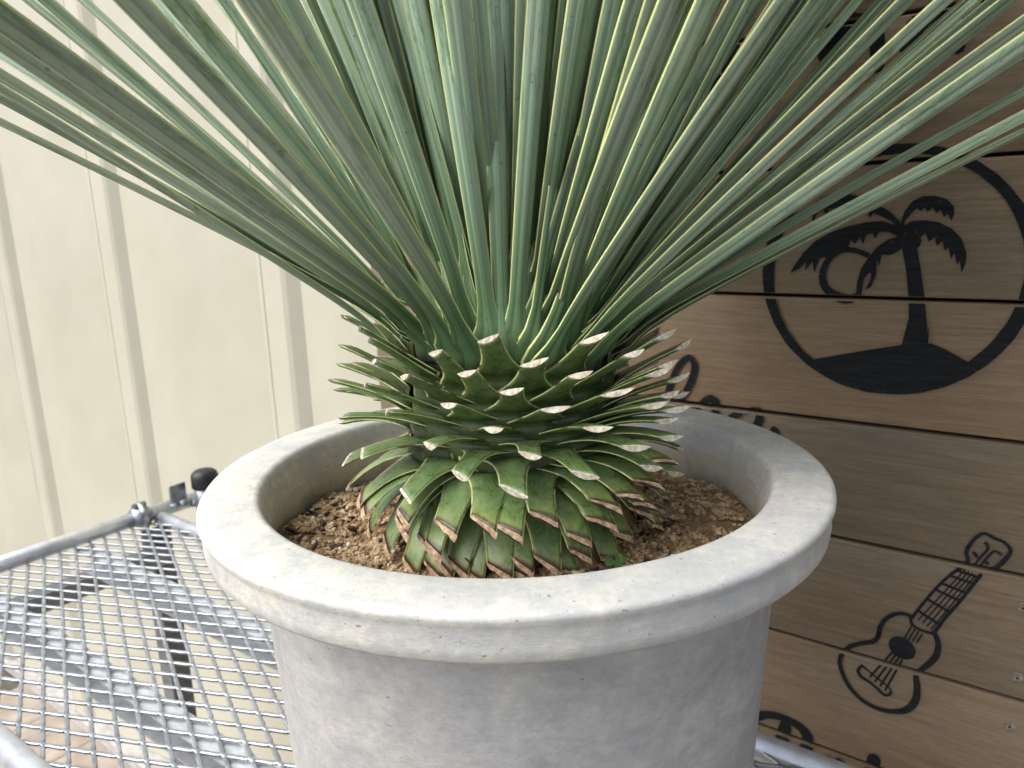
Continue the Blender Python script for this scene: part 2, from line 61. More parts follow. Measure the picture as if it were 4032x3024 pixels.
ART={"emblem":{"poly":[[[0.2282,-0.1708],[0.1696,-0.1553],[0.1362,-0.1471],[0.1077,-0.1436],[0.0932,-0.1496],[0.0727,-0.161],[0.0771,-0.1694],[0.0821,-0.181],[0.1075,-0.1928],[0.1326,-0.1997],[0.1629,-0.1997],[0.193,-0.193],[0.2182,-0.1832],[0.2333,-0.1734]],[[0.1433,-0.0423],[0.1291,-0.0424],[0.1237,-0.0652],[0.1176,-0.0965],[0.1157,-0.1091],[0.1121,-0.1323],[0.1112,-0.1247],[0.1107,-0.1459],[0.1362,-0.1483],[0.1324,-0.1238],[0.1312,-0.1184],[0.1327,-0.097],[0.1378,-0.0653]],[[0.1253,-0.0362],[0.1257,-0.04],[0.1277,-0.0432],[0.1308,-0.0452],[0.1345,-0.0456],[0.1382,-0.0443],[0.1412,-0.0417],[0.143,-0.038],[0.1433,-0.034],[0.142,-0.0304],[0.1394,-0.0278],[0.1359,-0.0266],[0.1321,-0.0271],[0.1287,-0.0291],[0.1263,-0.0324]],[[0.1471,-0.0152],[0.1583,-0.0046],[0.1726,0.0042],[0.1889,0.0122],[0.2054,0.0161],[0.2199,0.0157],[0.2301,0.0108],[0.2371,0.0002],[0.2364,-0.0129],[0.2343,-0.013],[0.2315,-0.0043],[0.2253,-0.0002],[0.2217,-0.009],[0.219,-0.0004],[0.2128,0.0005],[0.2092,-0.0072],[0.2065,-0.0008],[0.1921,-0.0013],[0.1896,-0.0099],[0.186,-0.0026],[0.1799,-0.0049],[0.1765,-0.0113],[0.1729,-0.0062],[0.1658,-0.0095],[0.1557,-0.015],[0.1486,-0.0214],[0.1467,-0.0339],[0.142,-0.0339]],[[0.1461,-0.0153],[0.1431,-0.0051],[0.1363,0.0049],[0.1274,0.0095],[0.1164,0.0094],[0.1054,0.0056],[0.0986,-0.0016],[0.0975,-0.0086],[0.0992,-0.0165],[0.1033,-0.0094],[0.1067,-0.0123],[0.11,-0.0042],[0.1133,-0.0081],[0.1174,-0.0019],[0.1216,-0.0068],[0.1247,-0.0016],[0.1281,-0.0056],[0.132,-0.0024],[0.1372,-0.0083],[0.1423,-0.0153],[0.142,-0.0339],[0.1467,-0.0339]],[[0.1466,-0.0214],[0.1635,-0.0148],[0.1792,-0.0155],[0.1972,-0.0193],[0.2155,-0.0254],[0.2321,-0.0351],[0.2445,-0.0484],[0.2549,-0.0643],[0.2579,-0.0712],[0.2481,-0.0665],[0.2407,-0.0574],[0.2413,-0.0687],[0.2342,-0.0573],[0.2313,-0.0708],[0.2267,-0.0551],[0.2204,-0.0528],[0.2159,-0.0573],[0.2101,-0.0462],[0.201,-0.0419],[0.1978,-0.0441],[0.1942,-0.0344],[0.1899,-0.0387],[0.1853,-0.0313],[0.1817,-0.0399],[0.1793,-0.0292],[0.1725,-0.0272],[0.1701,-0.0336],[0.1666,-0.0263],[0.1569,-0.0264],[0.1469,-0.0318]],[[0.1447,-0.0225],[0.1367,-0.0155],[0.1237,-0.0148],[0.1108,-0.0172],[0.0977,-0.0245],[0.0889,-0.0346],[0.0834,-0.0486],[0.0834,-0.0587],[0.0861,-0.0688],[0.0888,-0.0567],[0.0912,-0.0608],[0.0939,-0.0486],[0.097,-0.0547],[0.0998,-0.0425],[0.1031,-0.0466],[0.1057,-0.0364],[0.1107,-0.0414],[0.1132,-0.0323],[0.1183,-0.0373],[0.1218,-0.0281],[0.1261,-0.0321],[0.1303,-0.0259],[0.1394,-0.0298]],[[0.1432,-0.0298],[0.1564,-0.0338],[0.1676,-0.0421],[0.1749,-0.0528],[0.1821,-0.0658],[0.1853,-0.0811],[0.1855,-0.0943],[0.1804,-0.0942],[0.1784,-0.0766],[0.1738,-0.07],[0.1713,-0.0704],[0.1722,-0.0787],[0.1766,-0.0886],[0.1708,-0.0852],[0.1666,-0.0721],[0.1667,-0.0549],[0.1643,-0.0624],[0.1621,-0.0506],[0.1533,-0.0506],[0.1458,-0.0464],[0.1406,-0.0402]]],"stroke":[[[0.177,-0.0506,0.0028],[0.1894,-0.0459,0.0029],[0.2039,-0.0458,0.0031],[0.216,-0.055,0.0034],[0.2217,-0.0684,0.0038],[0.221,-0.0819,0.0041],[0.214,-0.0918,0.0045],[0.202,-0.0982,0.0056],[0.1904,-0.0989,0.005],[0.1824,-0.0942,0.0033]]],"ring":[0.1548,-0.07,0.1287]},"uke":{"poly":[[[0.0965,-0.5035],[0.0964,-0.508],[0.0979,-0.5122],[0.1007,-0.5155],[0.1045,-0.5177],[0.1091,-0.5185],[0.1139,-0.5177],[0.1183,-0.5156],[0.1219,-0.5122],[0.1242,-0.508],[0.1251,-0.5034],[0.1244,-0.499],[0.1221,-0.4952],[0.1187,-0.4924],[0.1143,-0.491],[0.1096,-0.491],[0.105,-0.4925],[0.1011,-0.4953],[0.0981,-0.4991]]],"stroke":[[[0.1038,-0.4622,0.0022],[0.112,-0.4607,0.0022],[0.1216,-0.4646,0.0024],[0.131,-0.4746,0.0026],[0.1353,-0.4861,0.0028],[0.137,-0.499,0.0028],[0.1425,-0.507,0.0028],[0.1543,-0.5131,0.0027],[0.1662,-0.5213,0.0027],[0.1745,-0.5336,0.0027],[0.177,-0.5464,0.0027],[0.173,-0.56,0.0027],[0.1649,-0.5744,0.0027],[0.1534,-0.5853,0.0027],[0.1406,-0.5911,0.0027],[0.1283,-0.5927,0.0028],[0.1164,-0.5907,0.003],[0.1032,-0.5848,0.0037],[0.0948,-0.5742,0.0043],[0.0913,-0.5614,0.004],[0.092,-0.5451,0.0037],[0.0937,-0.5375,0.0031],[0.0916,-0.5286,0.0027],[0.0836,-0.5176,0.0033],[0.0766,-0.5051,0.0036],[0.0745,-0.4944,0.0034],[0.0753,-0.4848,0.003],[0.0797,-0.4744,0.0027]],[[0.1029,-0.4629,0.0018],[0.0939,-0.4434,0.0016],[0.0816,-0.4195,0.0016],[0.0693,-0.4,0.0017],[0.0597,-0.389,0.0022]],[[0.0797,-0.4744,0.0021],[0.0698,-0.4517,0.0019],[0.0592,-0.4313,0.0019],[0.0491,-0.4095,0.0019],[0.0417,-0.3935,0.0022]],[[0.1044,-0.4644,0.0018],[0.1023,-0.4717,0.0018],[0.0931,-0.4757,0.0016],[0.0819,-0.4761,0.0018],[0.0791,-0.4722,0.0018]],[[0.0598,-0.3881,0.0024],[0.0546,-0.3793,0.0021],[0.0571,-0.3707,0.0021],[0.0534,-0.3588,0.002],[0.0476,-0.3493,0.0019],[0.0415,-0.3451,0.0018],[0.0327,-0.3485,0.0018],[0.024,-0.3509,0.0018],[0.0175,-0.3588,0.002],[0.021,-0.369,0.0023],[0.0271,-0.3796,0.0024],[0.0351,-0.3857,0.002]],[[0.098,-0.4525,0.0016],[0.0743,-0.4638,0.0016]],[[0.0889,-0.4361,0.0016],[0.0657,-0.4456,0.0016]],[[0.0814,-0.4223,0.0016],[0.0579,-0.429,0.0016]],[[0.0759,-0.4131,0.0016],[0.0528,-0.418,0.0016]],[[0.0692,-0.4018,0.0016],[0.0465,-0.405,0.0015]],[[0.0638,-0.3938,0.0016],[0.0429,-0.3966,0.0015]],[[0.0966,-0.4639,0.0008],[0.0564,-0.391,0.0008]],[[0.1027,-0.4735,0.0009],[0.1086,-0.4908,0.0009]],[[0.12,-0.5127,0.0012],[0.1419,-0.5538,0.0012]],[[0.092,-0.4664,0.0008],[0.0529,-0.3922,0.0008]],[[0.0989,-0.4758,0.0009],[0.1045,-0.4914,0.0009]],[[0.1165,-0.5151,0.0012],[0.136,-0.5575,0.0012]],[[0.0874,-0.469,0.0008],[0.0495,-0.3934,0.0008]],[[0.0951,-0.4781,0.0009],[0.1004,-0.4921,0.0009]],[[0.113,-0.5174,0.0012],[0.1301,-0.5612,0.0012]],[[0.0829,-0.4715,0.0008],[0.0461,-0.3946,0.0008]],[[0.0914,-0.4804,0.0009],[0.0963,-0.4927,0.0009]],[[0.1095,-0.5198,0.0012],[0.1243,-0.5648,0.0012]],[[0.1517,-0.5417,0.0015],[0.1556,-0.5495,0.0019],[0.1525,-0.5565,0.0021],[0.1426,-0.5607,0.0019],[0.1335,-0.5659,0.0019],[0.1253,-0.5719,0.0019],[0.1195,-0.569,0.0017],[0.1185,-0.5644,0.0015]],[[0.1517,-0.5417,0.0013],[0.1434,-0.5472,0.0011],[0.1344,-0.5524,0.0011],[0.1254,-0.5576,0.0011],[0.1192,-0.5615,0.0011]],[[0.0399,-0.3559,0.0019],[0.0375,-0.3613,0.0015],[0.0422,-0.3707,0.0012],[0.0484,-0.3833,0.001]],[[0.0255,-0.3651,0.0015],[0.0314,-0.3629,0.0013],[0.0365,-0.3701,0.0012],[0.0445,-0.3859,0.001]],[[0.0495,-0.3698,0.0019],[0.0471,-0.3728,0.0019]],[[0.0387,-0.3771,0.002],[0.0369,-0.3785,0.002]]]},"top":{"poly":[],"stroke":[[[0.3359,0.1895,0.0082],[0.3547,0.189,0.0101],[0.3758,0.1799,0.0103],[0.3795,0.1646,0.0085],[0.3634,0.1484,0.0103],[0.3499,0.1519,0.0056]],[[0.3316,0.2024,0.0072],[0.3338,0.1841,0.0082],[0.3387,0.1591,0.0083]],[[0.276,0.1706,0.007],[0.2608,0.1732,0.0095],[0.2648,0.1867,0.0078],[0.2786,0.1905,0.0079],[0.292,0.1779,0.0089],[0.2983,0.1588,0.0098],[0.2907,0.146,0.0098],[0.2784,0.1461,0.0097],[0.2717,0.1519,0.0053]],[[0.2101,0.1951,0.0075],[0.2167,0.1744,0.0084],[0.232,0.1609,0.0077]],[[0.2084,0.1933,0.005],[0.1865,0.185,0.0074],[0.1804,0.1612,0.0074],[0.1792,0.1425,0.0066]],[[0.1152,0.1861,0.0085],[0.1316,0.1861,0.0086],[0.1476,0.1741,0.0096],[0.1492,0.1565,0.0104],[0.1371,0.1472,0.0088],[0.1209,0.1552,0.0063]],[[0.1135,0.1815,0.0085],[0.1122,0.1655,0.0086],[0.1069,0.1501,0.0062]],[[0.0911,0.1987,0.0076],[0.0776,0.1906,0.0075],[0.0656,0.1966,0.0074]]]},"script":{"poly":[],"stroke":[[[0.4288,-0.2565,0.0043],[0.4127,-0.2391,0.0042],[0.4037,-0.2127,0.0042],[0.3935,-0.1918,0.0039],[0.3808,-0.1808,0.0039],[0.373,-0.19,0.0041],[0.3764,-0.21,0.0046],[0.3851,-0.2284,0.0046],[0.394,-0.242,0.0049],[0.4044,-0.2561,0.0037]],[[0.3781,-0.2578,0.0042],[0.363,-0.2409,0.0044],[0.3507,-0.2315,0.0048],[0.3426,-0.2385,0.0053],[0.3451,-0.2536,0.0048]],[[0.3112,-0.2468,0.0035],[0.323,-0.2532,0.0043],[0.3179,-0.2648,0.0036]],[[0.3042,-0.2435,0.004],[0.288,-0.2403,0.0046],[0.2896,-0.2585,0.0051],[0.3012,-0.2625,0.0035]],[[0.2688,-0.2616,0.0046],[0.2659,-0.2671,0.0041]]]},"bottom":{"poly":[],"stroke":[[[0.2864,-0.6796,0.0069],[0.2782,-0.665,0.0068],[0.2638,-0.655,0.0055],[0.2506,-0.6511,0.0052],[0.234,-0.6512,0.0051],[0.2198,-0.6548,0.0057],[0.2114,-0.6622,0.0068],[0.2086,-0.6719,0.0071],[0.2114,-0.6854,0.0078],[0.2225,-0.6971,0.0078],[0.2341,-0.7023,0.0036]],[[0.2378,-0.6595,0.0072],[0.239,-0.6711,0.0085],[0.2441,-0.6927,0.0079],[0.2494,-0.7091,0.0074],[0.2557,-0.7346,0.0074]],[[0.175,-0.6908,0.0047],[0.1829,-0.6877,0.0053],[0.1926,-0.6961,0.0065],[0.1975,-0.712,0.0066],[0.1923,-0.7234,0.0066]],[[0.1698,-0.6858,0.0064],[0.1678,-0.701,0.0064],[0.1711,-0.7202,0.0065]],[[0.1307,-0.6636,0.0077],[0.134,-0.6965,0.0078],[0.1358,-0.7247,0.0079]]]},"left":{"poly":[[[0.4799,0.0211],[0.4598,0.0283],[0.4326,0.0217],[0.4369,-0.0074],[0.4406,-0.0317],[0.4503,-0.0536],[0.4596,-0.0467],[0.469,-0.0578],[0.4801,-0.0564],[0.4833,-0.0368]]],"stroke":[]}}
SCREWS=[[0.0009,-0.4205],[-0.0018,-0.5025],[-0.0002,-0.5631],[-0.0018,-0.35849999999999993],[-0.0041,-0.27649999999999997],[-0.45,0.1],[-0.45,0.0],[-0.45,-0.15],[-0.45,-0.26]]
FIT={"post":[-1.495,0.8774],"tab":[-1.5461,0.8266],"clamp":[-1.5776,0.7528]}
CLOVERS=[(0.0695, -0.1122, 'three leaved clover seedling by the right side of the trunk foot', 0.4, 0.0085, 0.014), (-0.0323, -0.1126, 'tiny clover seedling in front of the green stubs at the rim', 1.5, 0.0075, 0.012)]

# ------------------------------------------------------------------ helpers
def tag(o, label=None, cat=None, group=None, kind=None):
    if label: o['label'] = label
    if cat: o['category'] = cat
    if group: o['group'] = group
    if kind: o['kind'] = kind
    return o

def empty(name, loc=(0, 0, 0), rz=0.0, parent=None):
    o = bpy.data.objects.new(name, None)
    o.location = loc
    o.rotation_euler = (0, 0, rz)
    o.empty_display_size = 0.05
    COL.objects.link(o)
    if parent: o.parent = parent
    return o

def mesh_obj(name, bm, mat, parent=None, smooth=True, loc=None):
    me = bpy.data.meshes.new(name)
    bm.to_mesh(me)
    bm.free()
    mats = mat if isinstance(mat, (list, tuple)) else [mat]
    for m in mats: me.materials.append(m)
    if smooth:
        me.polygons.foreach_set('use_smooth', [True] * len(me.polygons))
    o = bpy.data.objects.new(name, me)
    COL.objects.link(o)
    if parent: o.parent = parent
    if loc: o.location = loc
    return o

def copy_obj(src, parent, loc=None, rot=None, scale=None):
    c = src.copy()
    COL.objects.link(c)
    c.parent = parent
    if loc is not None: c.location = loc
    if rot is not None: c.rotation_euler = rot
    if scale is not None: c.scale = scale
    return c

def box(bm, x0, x1, y0, y1, z0, z1, bev=0.0):
    vs = [bm.verts.new((x, y, z)) for x in (x0, x1) for y in (y0, y1) for z in (z0, z1)]
    fs = [(0, 1, 3, 2), (4, 6, 7, 5), (0, 4, 5, 1), (2, 3, 7, 6), (0, 2, 6, 4), (1, 5, 7, 3)]
    F = [bm.faces.new([vs[i] for i in f]) for f in fs]
    if bev:
        es = set()
        for f in F: es.update(f.edges)
        bmesh.ops.bevel(bm, geom=list(es), offset=bev, segments=2, affect='EDGES', profile=0.5)

def tube(bm, pts, rad, seg=16, cap=True):
    pts = [Vector(p) for p in pts]
    rings = []
    for i, p in enumerate(pts):
        t = (pts[min(i + 1, len(pts) - 1)] - pts[max(i - 1, 0)]).normalized()
        a = t.orthogonal().normalized() if abs(t.z) > 0.95 else Vector((0, 0, 1)).cross(t).normalized()
        b = t.cross(a)
        rr = rad[i] if isinstance(rad, (list, tuple)) else rad
        rings.append([bm.verts.new(p + (a * math.cos(2 * math.pi * k / seg) + b * math.sin(2 * math.pi * k / seg)) * rr) for k in range(seg)])
    for r0, r1 in zip(rings, rings[1:]):
        for k in range(seg):
            bm.faces.new((r0[k], r0[(k + 1) % seg], r1[(k + 1) % seg], r1[k]))
    if cap:
        bm.faces.new(rings[0][::-1]); bm.faces.new(rings[-1])

def lathe(bm, prof, seg=96, closed=False):
    rings = []
    for r, z in prof:
        rings.append([bm.verts.new((r * math.cos(2 * math.pi * k / seg), r * math.sin(2 * math.pi * k / seg), z)) for k in range(seg)])
    for a, b in zip(rings, rings[1:]):
        for k in range(seg):
            bm.faces.new((a[k], a[(k + 1) % seg], b[(k + 1) % seg], b[k]))
    return rings

# ------------------------------------------------------------------ materials
class Mat:
    def __init__(self, name, rough=0.6, metal=0.0, spec=0.5):
        self.m = bpy.data.materials.new(name)
        self.m.use_nodes = True
        self.t = self.m.node_tree
        self.b = self.t.nodes['Principled BSDF']
        self.b.inputs['Roughness'].default_value = rough
        self.b.inputs['Metallic'].default_value = metal
        self.b.inputs['Specular IOR Level'].default_value = spec
    def n(self, typ, **kw):
        nd = self.t.nodes.new(typ)
        for k, v in kw.items():
            if k in nd.inputs: nd.inputs[k].default_value = v
            else: setattr(nd, k, v)
        return nd
    def l(self, a, b): self.t.links.new(a, b)
    def coord(self, kind='Object', scale=(1, 1, 1), loc=(0, 0, 0)):
        tc = self.n('ShaderNodeTexCoord')
        mp = self.n('ShaderNodeMapping')
        mp.inputs['Scale'].default_value = scale
        mp.inputs['Location'].default_value = loc
        self.l(tc.outputs[kind], mp.inputs['Vector'])
        return mp.outputs[0]
    def noise(self, vec, scale, detail=5, rough=0.55, dist=0.0):
        nd = self.n('ShaderNodeTexNoise')
        nd.inputs['Scale'].default_value = scale
        nd.inputs['Detail'].default_value = detail
        nd.inputs['Roughness'].default_value = rough
        nd.inputs['Distortion'].default_value = dist
        if vec is not None: self.l(vec, nd.inputs['Vector'])
        return nd.outputs['Fac']
    def ramp(self, fac, stops):
        nd = self.n('ShaderNodeValToRGB')
        cr = nd.color_ramp
        while len(cr.elements) < len(stops): cr.elements.new(0.5)
        for e, (p, c) in zip(cr.elements, stops):
            e.position = p
            e.color = (c, c, c, 1) if isinstance(c, (int, float)) else (*c, 1)
        self.l(fac, nd.inputs[0])
        return nd.outputs[0]
    def mix(self, fac, a, b, mode='MIX'):
        nd = self.n('ShaderNodeMix', data_type='RGBA', blend_type=mode)
        for s, v in ((nd.inputs[0], fac), (nd.inputs[6], a), (nd.inputs[7], b)):
            if isinstance(v, (int, float)): s.default_value = v
            elif isinstance(v, tuple): s.default_value = (*v, 1)
            else: self.l(v, s)
        return nd.outputs[2]
    def math(self, op, a, b=0.0, c=0.0):
        nd = self.n('ShaderNodeMath', operation=op)
        for s, v in zip(nd.inputs, (a, b, c)):
            if isinstance(v, (int, float)): s.default_value = v
            else: self.l(v, s)
        return nd.outputs[0]
    def color(self, c):
        if isinstance(c, tuple): self.b.inputs['Base Color'].default_value = (*c, 1)
        else: self.l(c, self.b.inputs['Base Color'])
    def bump(self, h, strength=0.3, dist=0.001):
        nd = self.n('ShaderNodeBump')
        nd.inputs['Strength'].default_value = strength
        nd.inputs['Distance'].default_value = dist
        self.l(h, nd.inputs['Height'])
        self.l(nd.outputs[0], self.b.inputs['Normal'])
    def rnd(self): return self.n('ShaderNodeObjectInfo').outputs['Random']

def leaf_material(name, kind):
    M = Mat(name, rough=0.42, spec=0.5)
    uv = M.n('ShaderNodeUVMap', uv_map='UVMap')
    sep = M.n('ShaderNodeSeparateXYZ'); M.l(uv.outputs[0], sep.inputs[0])
    U, V = sep.outputs[0], sep.outputs[1]
    d = M.math('MULTIPLY', M.math('ABSOLUTE', M.math('SUBTRACT', U, 0.5)), 2.0)
    vec = M.coord('Object')
    rnd = M.rnd()
    # fine lengthwise fibres, taken from the leaf's own UVs
    cmb = M.n('ShaderNodeCombineXYZ'); M.l(M.math('MULTIPLY', U, 34.0), cmb.inputs[0]); M.l(M.math('MULTIPLY', V, 5.0), cmb.inputs[1]); M.l(M.math('MULTIPLY', rnd, 20.0), cmb.inputs[2])
    fib = M.noise(cmb.outputs[0], 1.0, 3, 0.6)
    cmb2 = M.n('ShaderNodeCombineXYZ'); M.l(M.math('MULTIPLY', U, 1.6), cmb2.inputs[0]); M.l(M.math('MULTIPLY', V, 14.0 if kind == 'leaf' else 3.0), cmb2.inputs[1]); M.l(M.math('MULTIPLY', rnd, 37.0), cmb2.inputs[2])
    patch = M.noise(cmb2.outputs[0], 1.0, 7, 0.78, 0.5)
    if kind == 'leaf':
        wax = (0.385, 0.50, 0.385); green = (0.060, 0.135, 0.035)
        pf = M.ramp(patch, [(0.36, 1.0), (0.52, 0.0)])
        baseg = M.ramp(V, [(0.03, 1.0), (0.24, 0.12)])
        pf = M.math('MAXIMUM', M.math('MULTIPLY', pf, 0.70), M.math('MULTIPLY', baseg, 0.85))
    else:
        wax = (0.215, 0.30, 0.145); green = (0.075, 0.145, 0.026)
        pf = M.ramp(patch, [(0.35, 1.0), (0.66, 0.0)])
    colr = M.mix(pf, wax, green)
    colr = M.mix(0.5, colr, M.ramp(fib, [(0.3, (0.55, 0.58, 0.52)), (0.7, (1.25, 1.25, 1.25))]), 'MULTIPLY')
    if kind == 'leaf':
        colr = M.mix(1.0, colr, M.ramp(M.math('ADD', d, M.math('MULTIPLY', M.math('SUBTRACT', fib, 0.5), 0.16)), [(0.0, 1.12), (0.22, 1.18), (0.36, 0.74), (0.56, 0.86), (0.78, 1.06)]), 'MULTIPLY')  # keel light and groove shade painted as lengthwise bands
    tint = M.n('ShaderNodeHueSaturation'); M.l(colr, tint.inputs['Color']); M.l(M.math('ADD', M.math('MULTIPLY', rnd, 0.45), 0.78), tint.inputs['Value'])
    tint.inputs['Saturation'].default_value = 1.0
    colr = tint.outputs[0]
    # small dark freckles
    sp = M.noise(vec, 260, 2, 0.5)
    colr = M.mix(M.ramp(sp, [(0.70, 0.0), (0.76, 0.55)]), colr, (0.05, 0.045, 0.03))
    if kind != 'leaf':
        colr = M.mix(M.ramp(V, [(0.0, 0.85), (0.30, 0.0)]), colr, (0.035, 0.055, 0.018))  # shadow between the stubs painted onto their sheaths
        # yellowing next to the old cut
        if kind == 'old':
            colr = M.mix(M.math('MULTIPLY', M.ramp(V, [(0.55, 0.0), (0.84, 0.5)]), M.ramp(patch, [(0.4, 0.0), (0.6, 1.0)])), colr, (0.30, 0.27, 0.04))
            wob = M.math('ADD', V, M.math('MULTIPLY', M.math('SUBTRACT', fib, 0.5), 0.10))
            colr = M.mix(M.ramp(wob, [(0.80, 0.0), (0.845, 0.92)]), colr, (0.055, 0.025, 0.018))
    lo = 0.87 if kind == 'leaf' else 0.89
    marg = M.ramp(d, [(lo, 0.0), (lo + 0.045, 1.0)])
    mcol = M.mix(M.noise(vec, 40, 3), (0.86, 0.87, 0.40), (0.66, 0.71, 0.28))
    if kind != 'leaf':
        mcol = M.mix(M.ramp(M.noise(vec, 55, 3), [(0.52, 0.0), (0.62, 1.0)]), mcol, (0.17, 0.075, 0.03))
    colr = M.mix(marg, colr, mcol)
    M.color(colr)
    M.l(M.ramp(pf, [(0.0, 0.46 if kind == 'leaf' else 0.36), (1.0, 0.30 if kind == 'leaf' else 0.24)]), M.b.inputs['Roughness'])
    M.b.inputs['Sheen Weight'].default_value = 0.06 if kind == 'leaf' else 0.0
    M.b.inputs['Sheen Roughness'].default_value = 0.35
    M.b.inputs['Sheen Tint'].default_value = (0.85, 1.0, 0.92, 1)
    M.bump(fib, 0.35, 0.0006)
    return M.m

m_leaf = leaf_material('yucca_leaf_skin', 'leaf')
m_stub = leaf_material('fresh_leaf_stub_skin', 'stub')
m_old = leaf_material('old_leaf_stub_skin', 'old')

def simple_noise(name, c1, c2, scale, rough=0.7, stretch=(1, 1, 1), bump=0.3, dist=0.0005, spec=0.4, lo=0.35, hi=0.65, detail=5):
    M = Mat(name, rough, spec=spec)
    v = M.coord('Object', stretch)
    nz = M.noise(v, scale, detail)
    M.color(M.ramp(nz, [(lo, c1), (hi, c2)]))
    M.bump(nz, bump, dist)
    return M.m

m_cut = simple_noise('pale_cut_pith', (0.42, 0.36, 0.25), (0.78, 0.73, 0.62), 300, 0.9, bump=0.5, dist=0.0006)
m_dry = simple_noise('dried_brown_tip', (0.22, 0.13, 0.075), (0.56, 0.42, 0.28), 260, 0.85, (1, 1, 1), 0.6, 0.0008)
m_deadleaf = simple_noise('dead_leaf_fibre', (0.15, 0.10, 0.055), (0.46, 0.34, 0.21), 60, 0.85, (3, 3, 0.4), 0.7, 0.002)
m_trunk = simple_noise('trunk_sheath', (0.012, 0.018, 0.008), (0.035, 0.05, 0.018), 60, 0.6, bump=0.5, dist=0.002)
m_fibre = simple_noise('black_fibre', (0.01, 0.009, 0.008), (0.05, 0.04, 0.03), 90, 0.8)

def pot_material():
    M = Mat('weathered_resin_pot', 0.62, spec=0.35)
    v = M.coord('Object')
    vs = M.coord('Object', (1, 1, 2.6))
    big = M.noise(v, 9, 6, 0.62, 0.6)
    med = M.noise(v, 38, 6, 0.66, 0.3)
    fine = M.noise(vs, 230, 4, 0.7)
    c = M.mix(M.ramp(big, [(0.36, 0.0), (0.62, 1.0)]), (0.52, 0.525, 0.51), (0.71, 0.695, 0.62))
    c = M.mix(M.ramp(med, [(0.38, 0.75), (0.56, 0.0)]), c, (0.47, 0.485, 0.50))
    c = M.mix(M.ramp(fine, [(0.54, 0.0), (0.80, 0.42)]), c, (0.40, 0.40, 0.39))
    grit = M.noise(M.coord('Object', (1, 1, 1.5)), 105, 6, 0.78)
    c = M.mix(M.ramp(grit, [(0.38, 0.40), (0.52, 0.0)]), c, (0.40, 0.41, 0.41))
    c = M.mix(M.ramp(grit, [(0.55, 0.0), (0.68, 0.28)]), c, (0.86, 0.85, 0.80))
    flk = M.noise(v, 330, 2, 0.5)
    c = M.mix(M.ramp(flk, [(0.70, 0.0), (0.74, 0.7)]), c, (0.16, 0.145, 0.12))
    st = M.noise(v, 14, 5, 0.7, 1.0)
    c = M.mix(M.ramp(st, [(0.57, 0.0), (0.72, 0.50)]), c, (0.58, 0.51, 0.35))
    # body below the rim painted darker, with the rim's shade in the colour
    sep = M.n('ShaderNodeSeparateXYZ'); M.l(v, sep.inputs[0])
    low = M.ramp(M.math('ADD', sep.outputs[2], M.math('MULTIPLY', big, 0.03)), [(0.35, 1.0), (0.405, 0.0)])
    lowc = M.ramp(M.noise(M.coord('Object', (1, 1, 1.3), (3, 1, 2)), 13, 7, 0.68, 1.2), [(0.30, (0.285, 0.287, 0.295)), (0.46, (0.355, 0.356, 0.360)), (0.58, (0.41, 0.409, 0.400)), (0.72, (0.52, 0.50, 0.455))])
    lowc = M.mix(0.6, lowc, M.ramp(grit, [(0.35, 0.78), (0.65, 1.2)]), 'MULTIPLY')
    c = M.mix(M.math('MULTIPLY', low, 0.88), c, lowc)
    rust = M.noise(M.coord('Object', (1, 1, 0.35)), 21, 4, 0.6, 0.4)
    c = M.mix(M.ramp(rust, [(0.70, 0.0), (0.76, 0.55)]), c, (0.36, 0.26, 0.11))
    pit = M.noise(M.coord('Object', (1, 1, 1.8)), 75, 2, 0.5)
    pitm = M.ramp(pit, [(0.755, 0.0), (0.775, 1.0)])
    c = M.mix(M.math('MULTIPLY', pitm, 0.6), c, (0.20, 0.15, 0.10))
    M.color(c)
    h = M.math('SUBTRACT', M.math('ADD', fine, M.math('MULTIPLY', med, 2.0)), M.math('MULTIPLY', pitm, 3.0))
    M.bump(h, 0.35, 0.0009)
    return M.m

def pot_inner_material():
    M = Mat('stained_pot_inside', 0.6, spec=0.35)
    v = M.coord('Object')
    a = M.noise(v, 12, 6, 0.65, 0.5)
    c = M.mix(M.ramp(a, [(0.35, 0.0), (0.65, 1.0)]), (0.50, 0.47, 0.39), (0.66, 0.63, 0.54))
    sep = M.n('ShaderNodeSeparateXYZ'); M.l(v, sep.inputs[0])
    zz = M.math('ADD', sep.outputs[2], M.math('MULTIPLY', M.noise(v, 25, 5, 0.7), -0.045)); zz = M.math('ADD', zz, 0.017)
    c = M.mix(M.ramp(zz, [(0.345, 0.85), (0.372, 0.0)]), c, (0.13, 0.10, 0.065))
    sv = M.noise(M.coord('Object', (1, 1, 0.25)), 60, 4, 0.7)
    c = M.mix(M.ramp(sv, [(0.60, 0.0), (0.72, 0.6)]), c, (0.27, 0.20, 0.10))
    M.color(c)
    M.bump(M.noise(v, 120, 4), 0.2, 0.0006)
    return M.m
m_pot = pot_material()
m_potin = pot_inner_material()

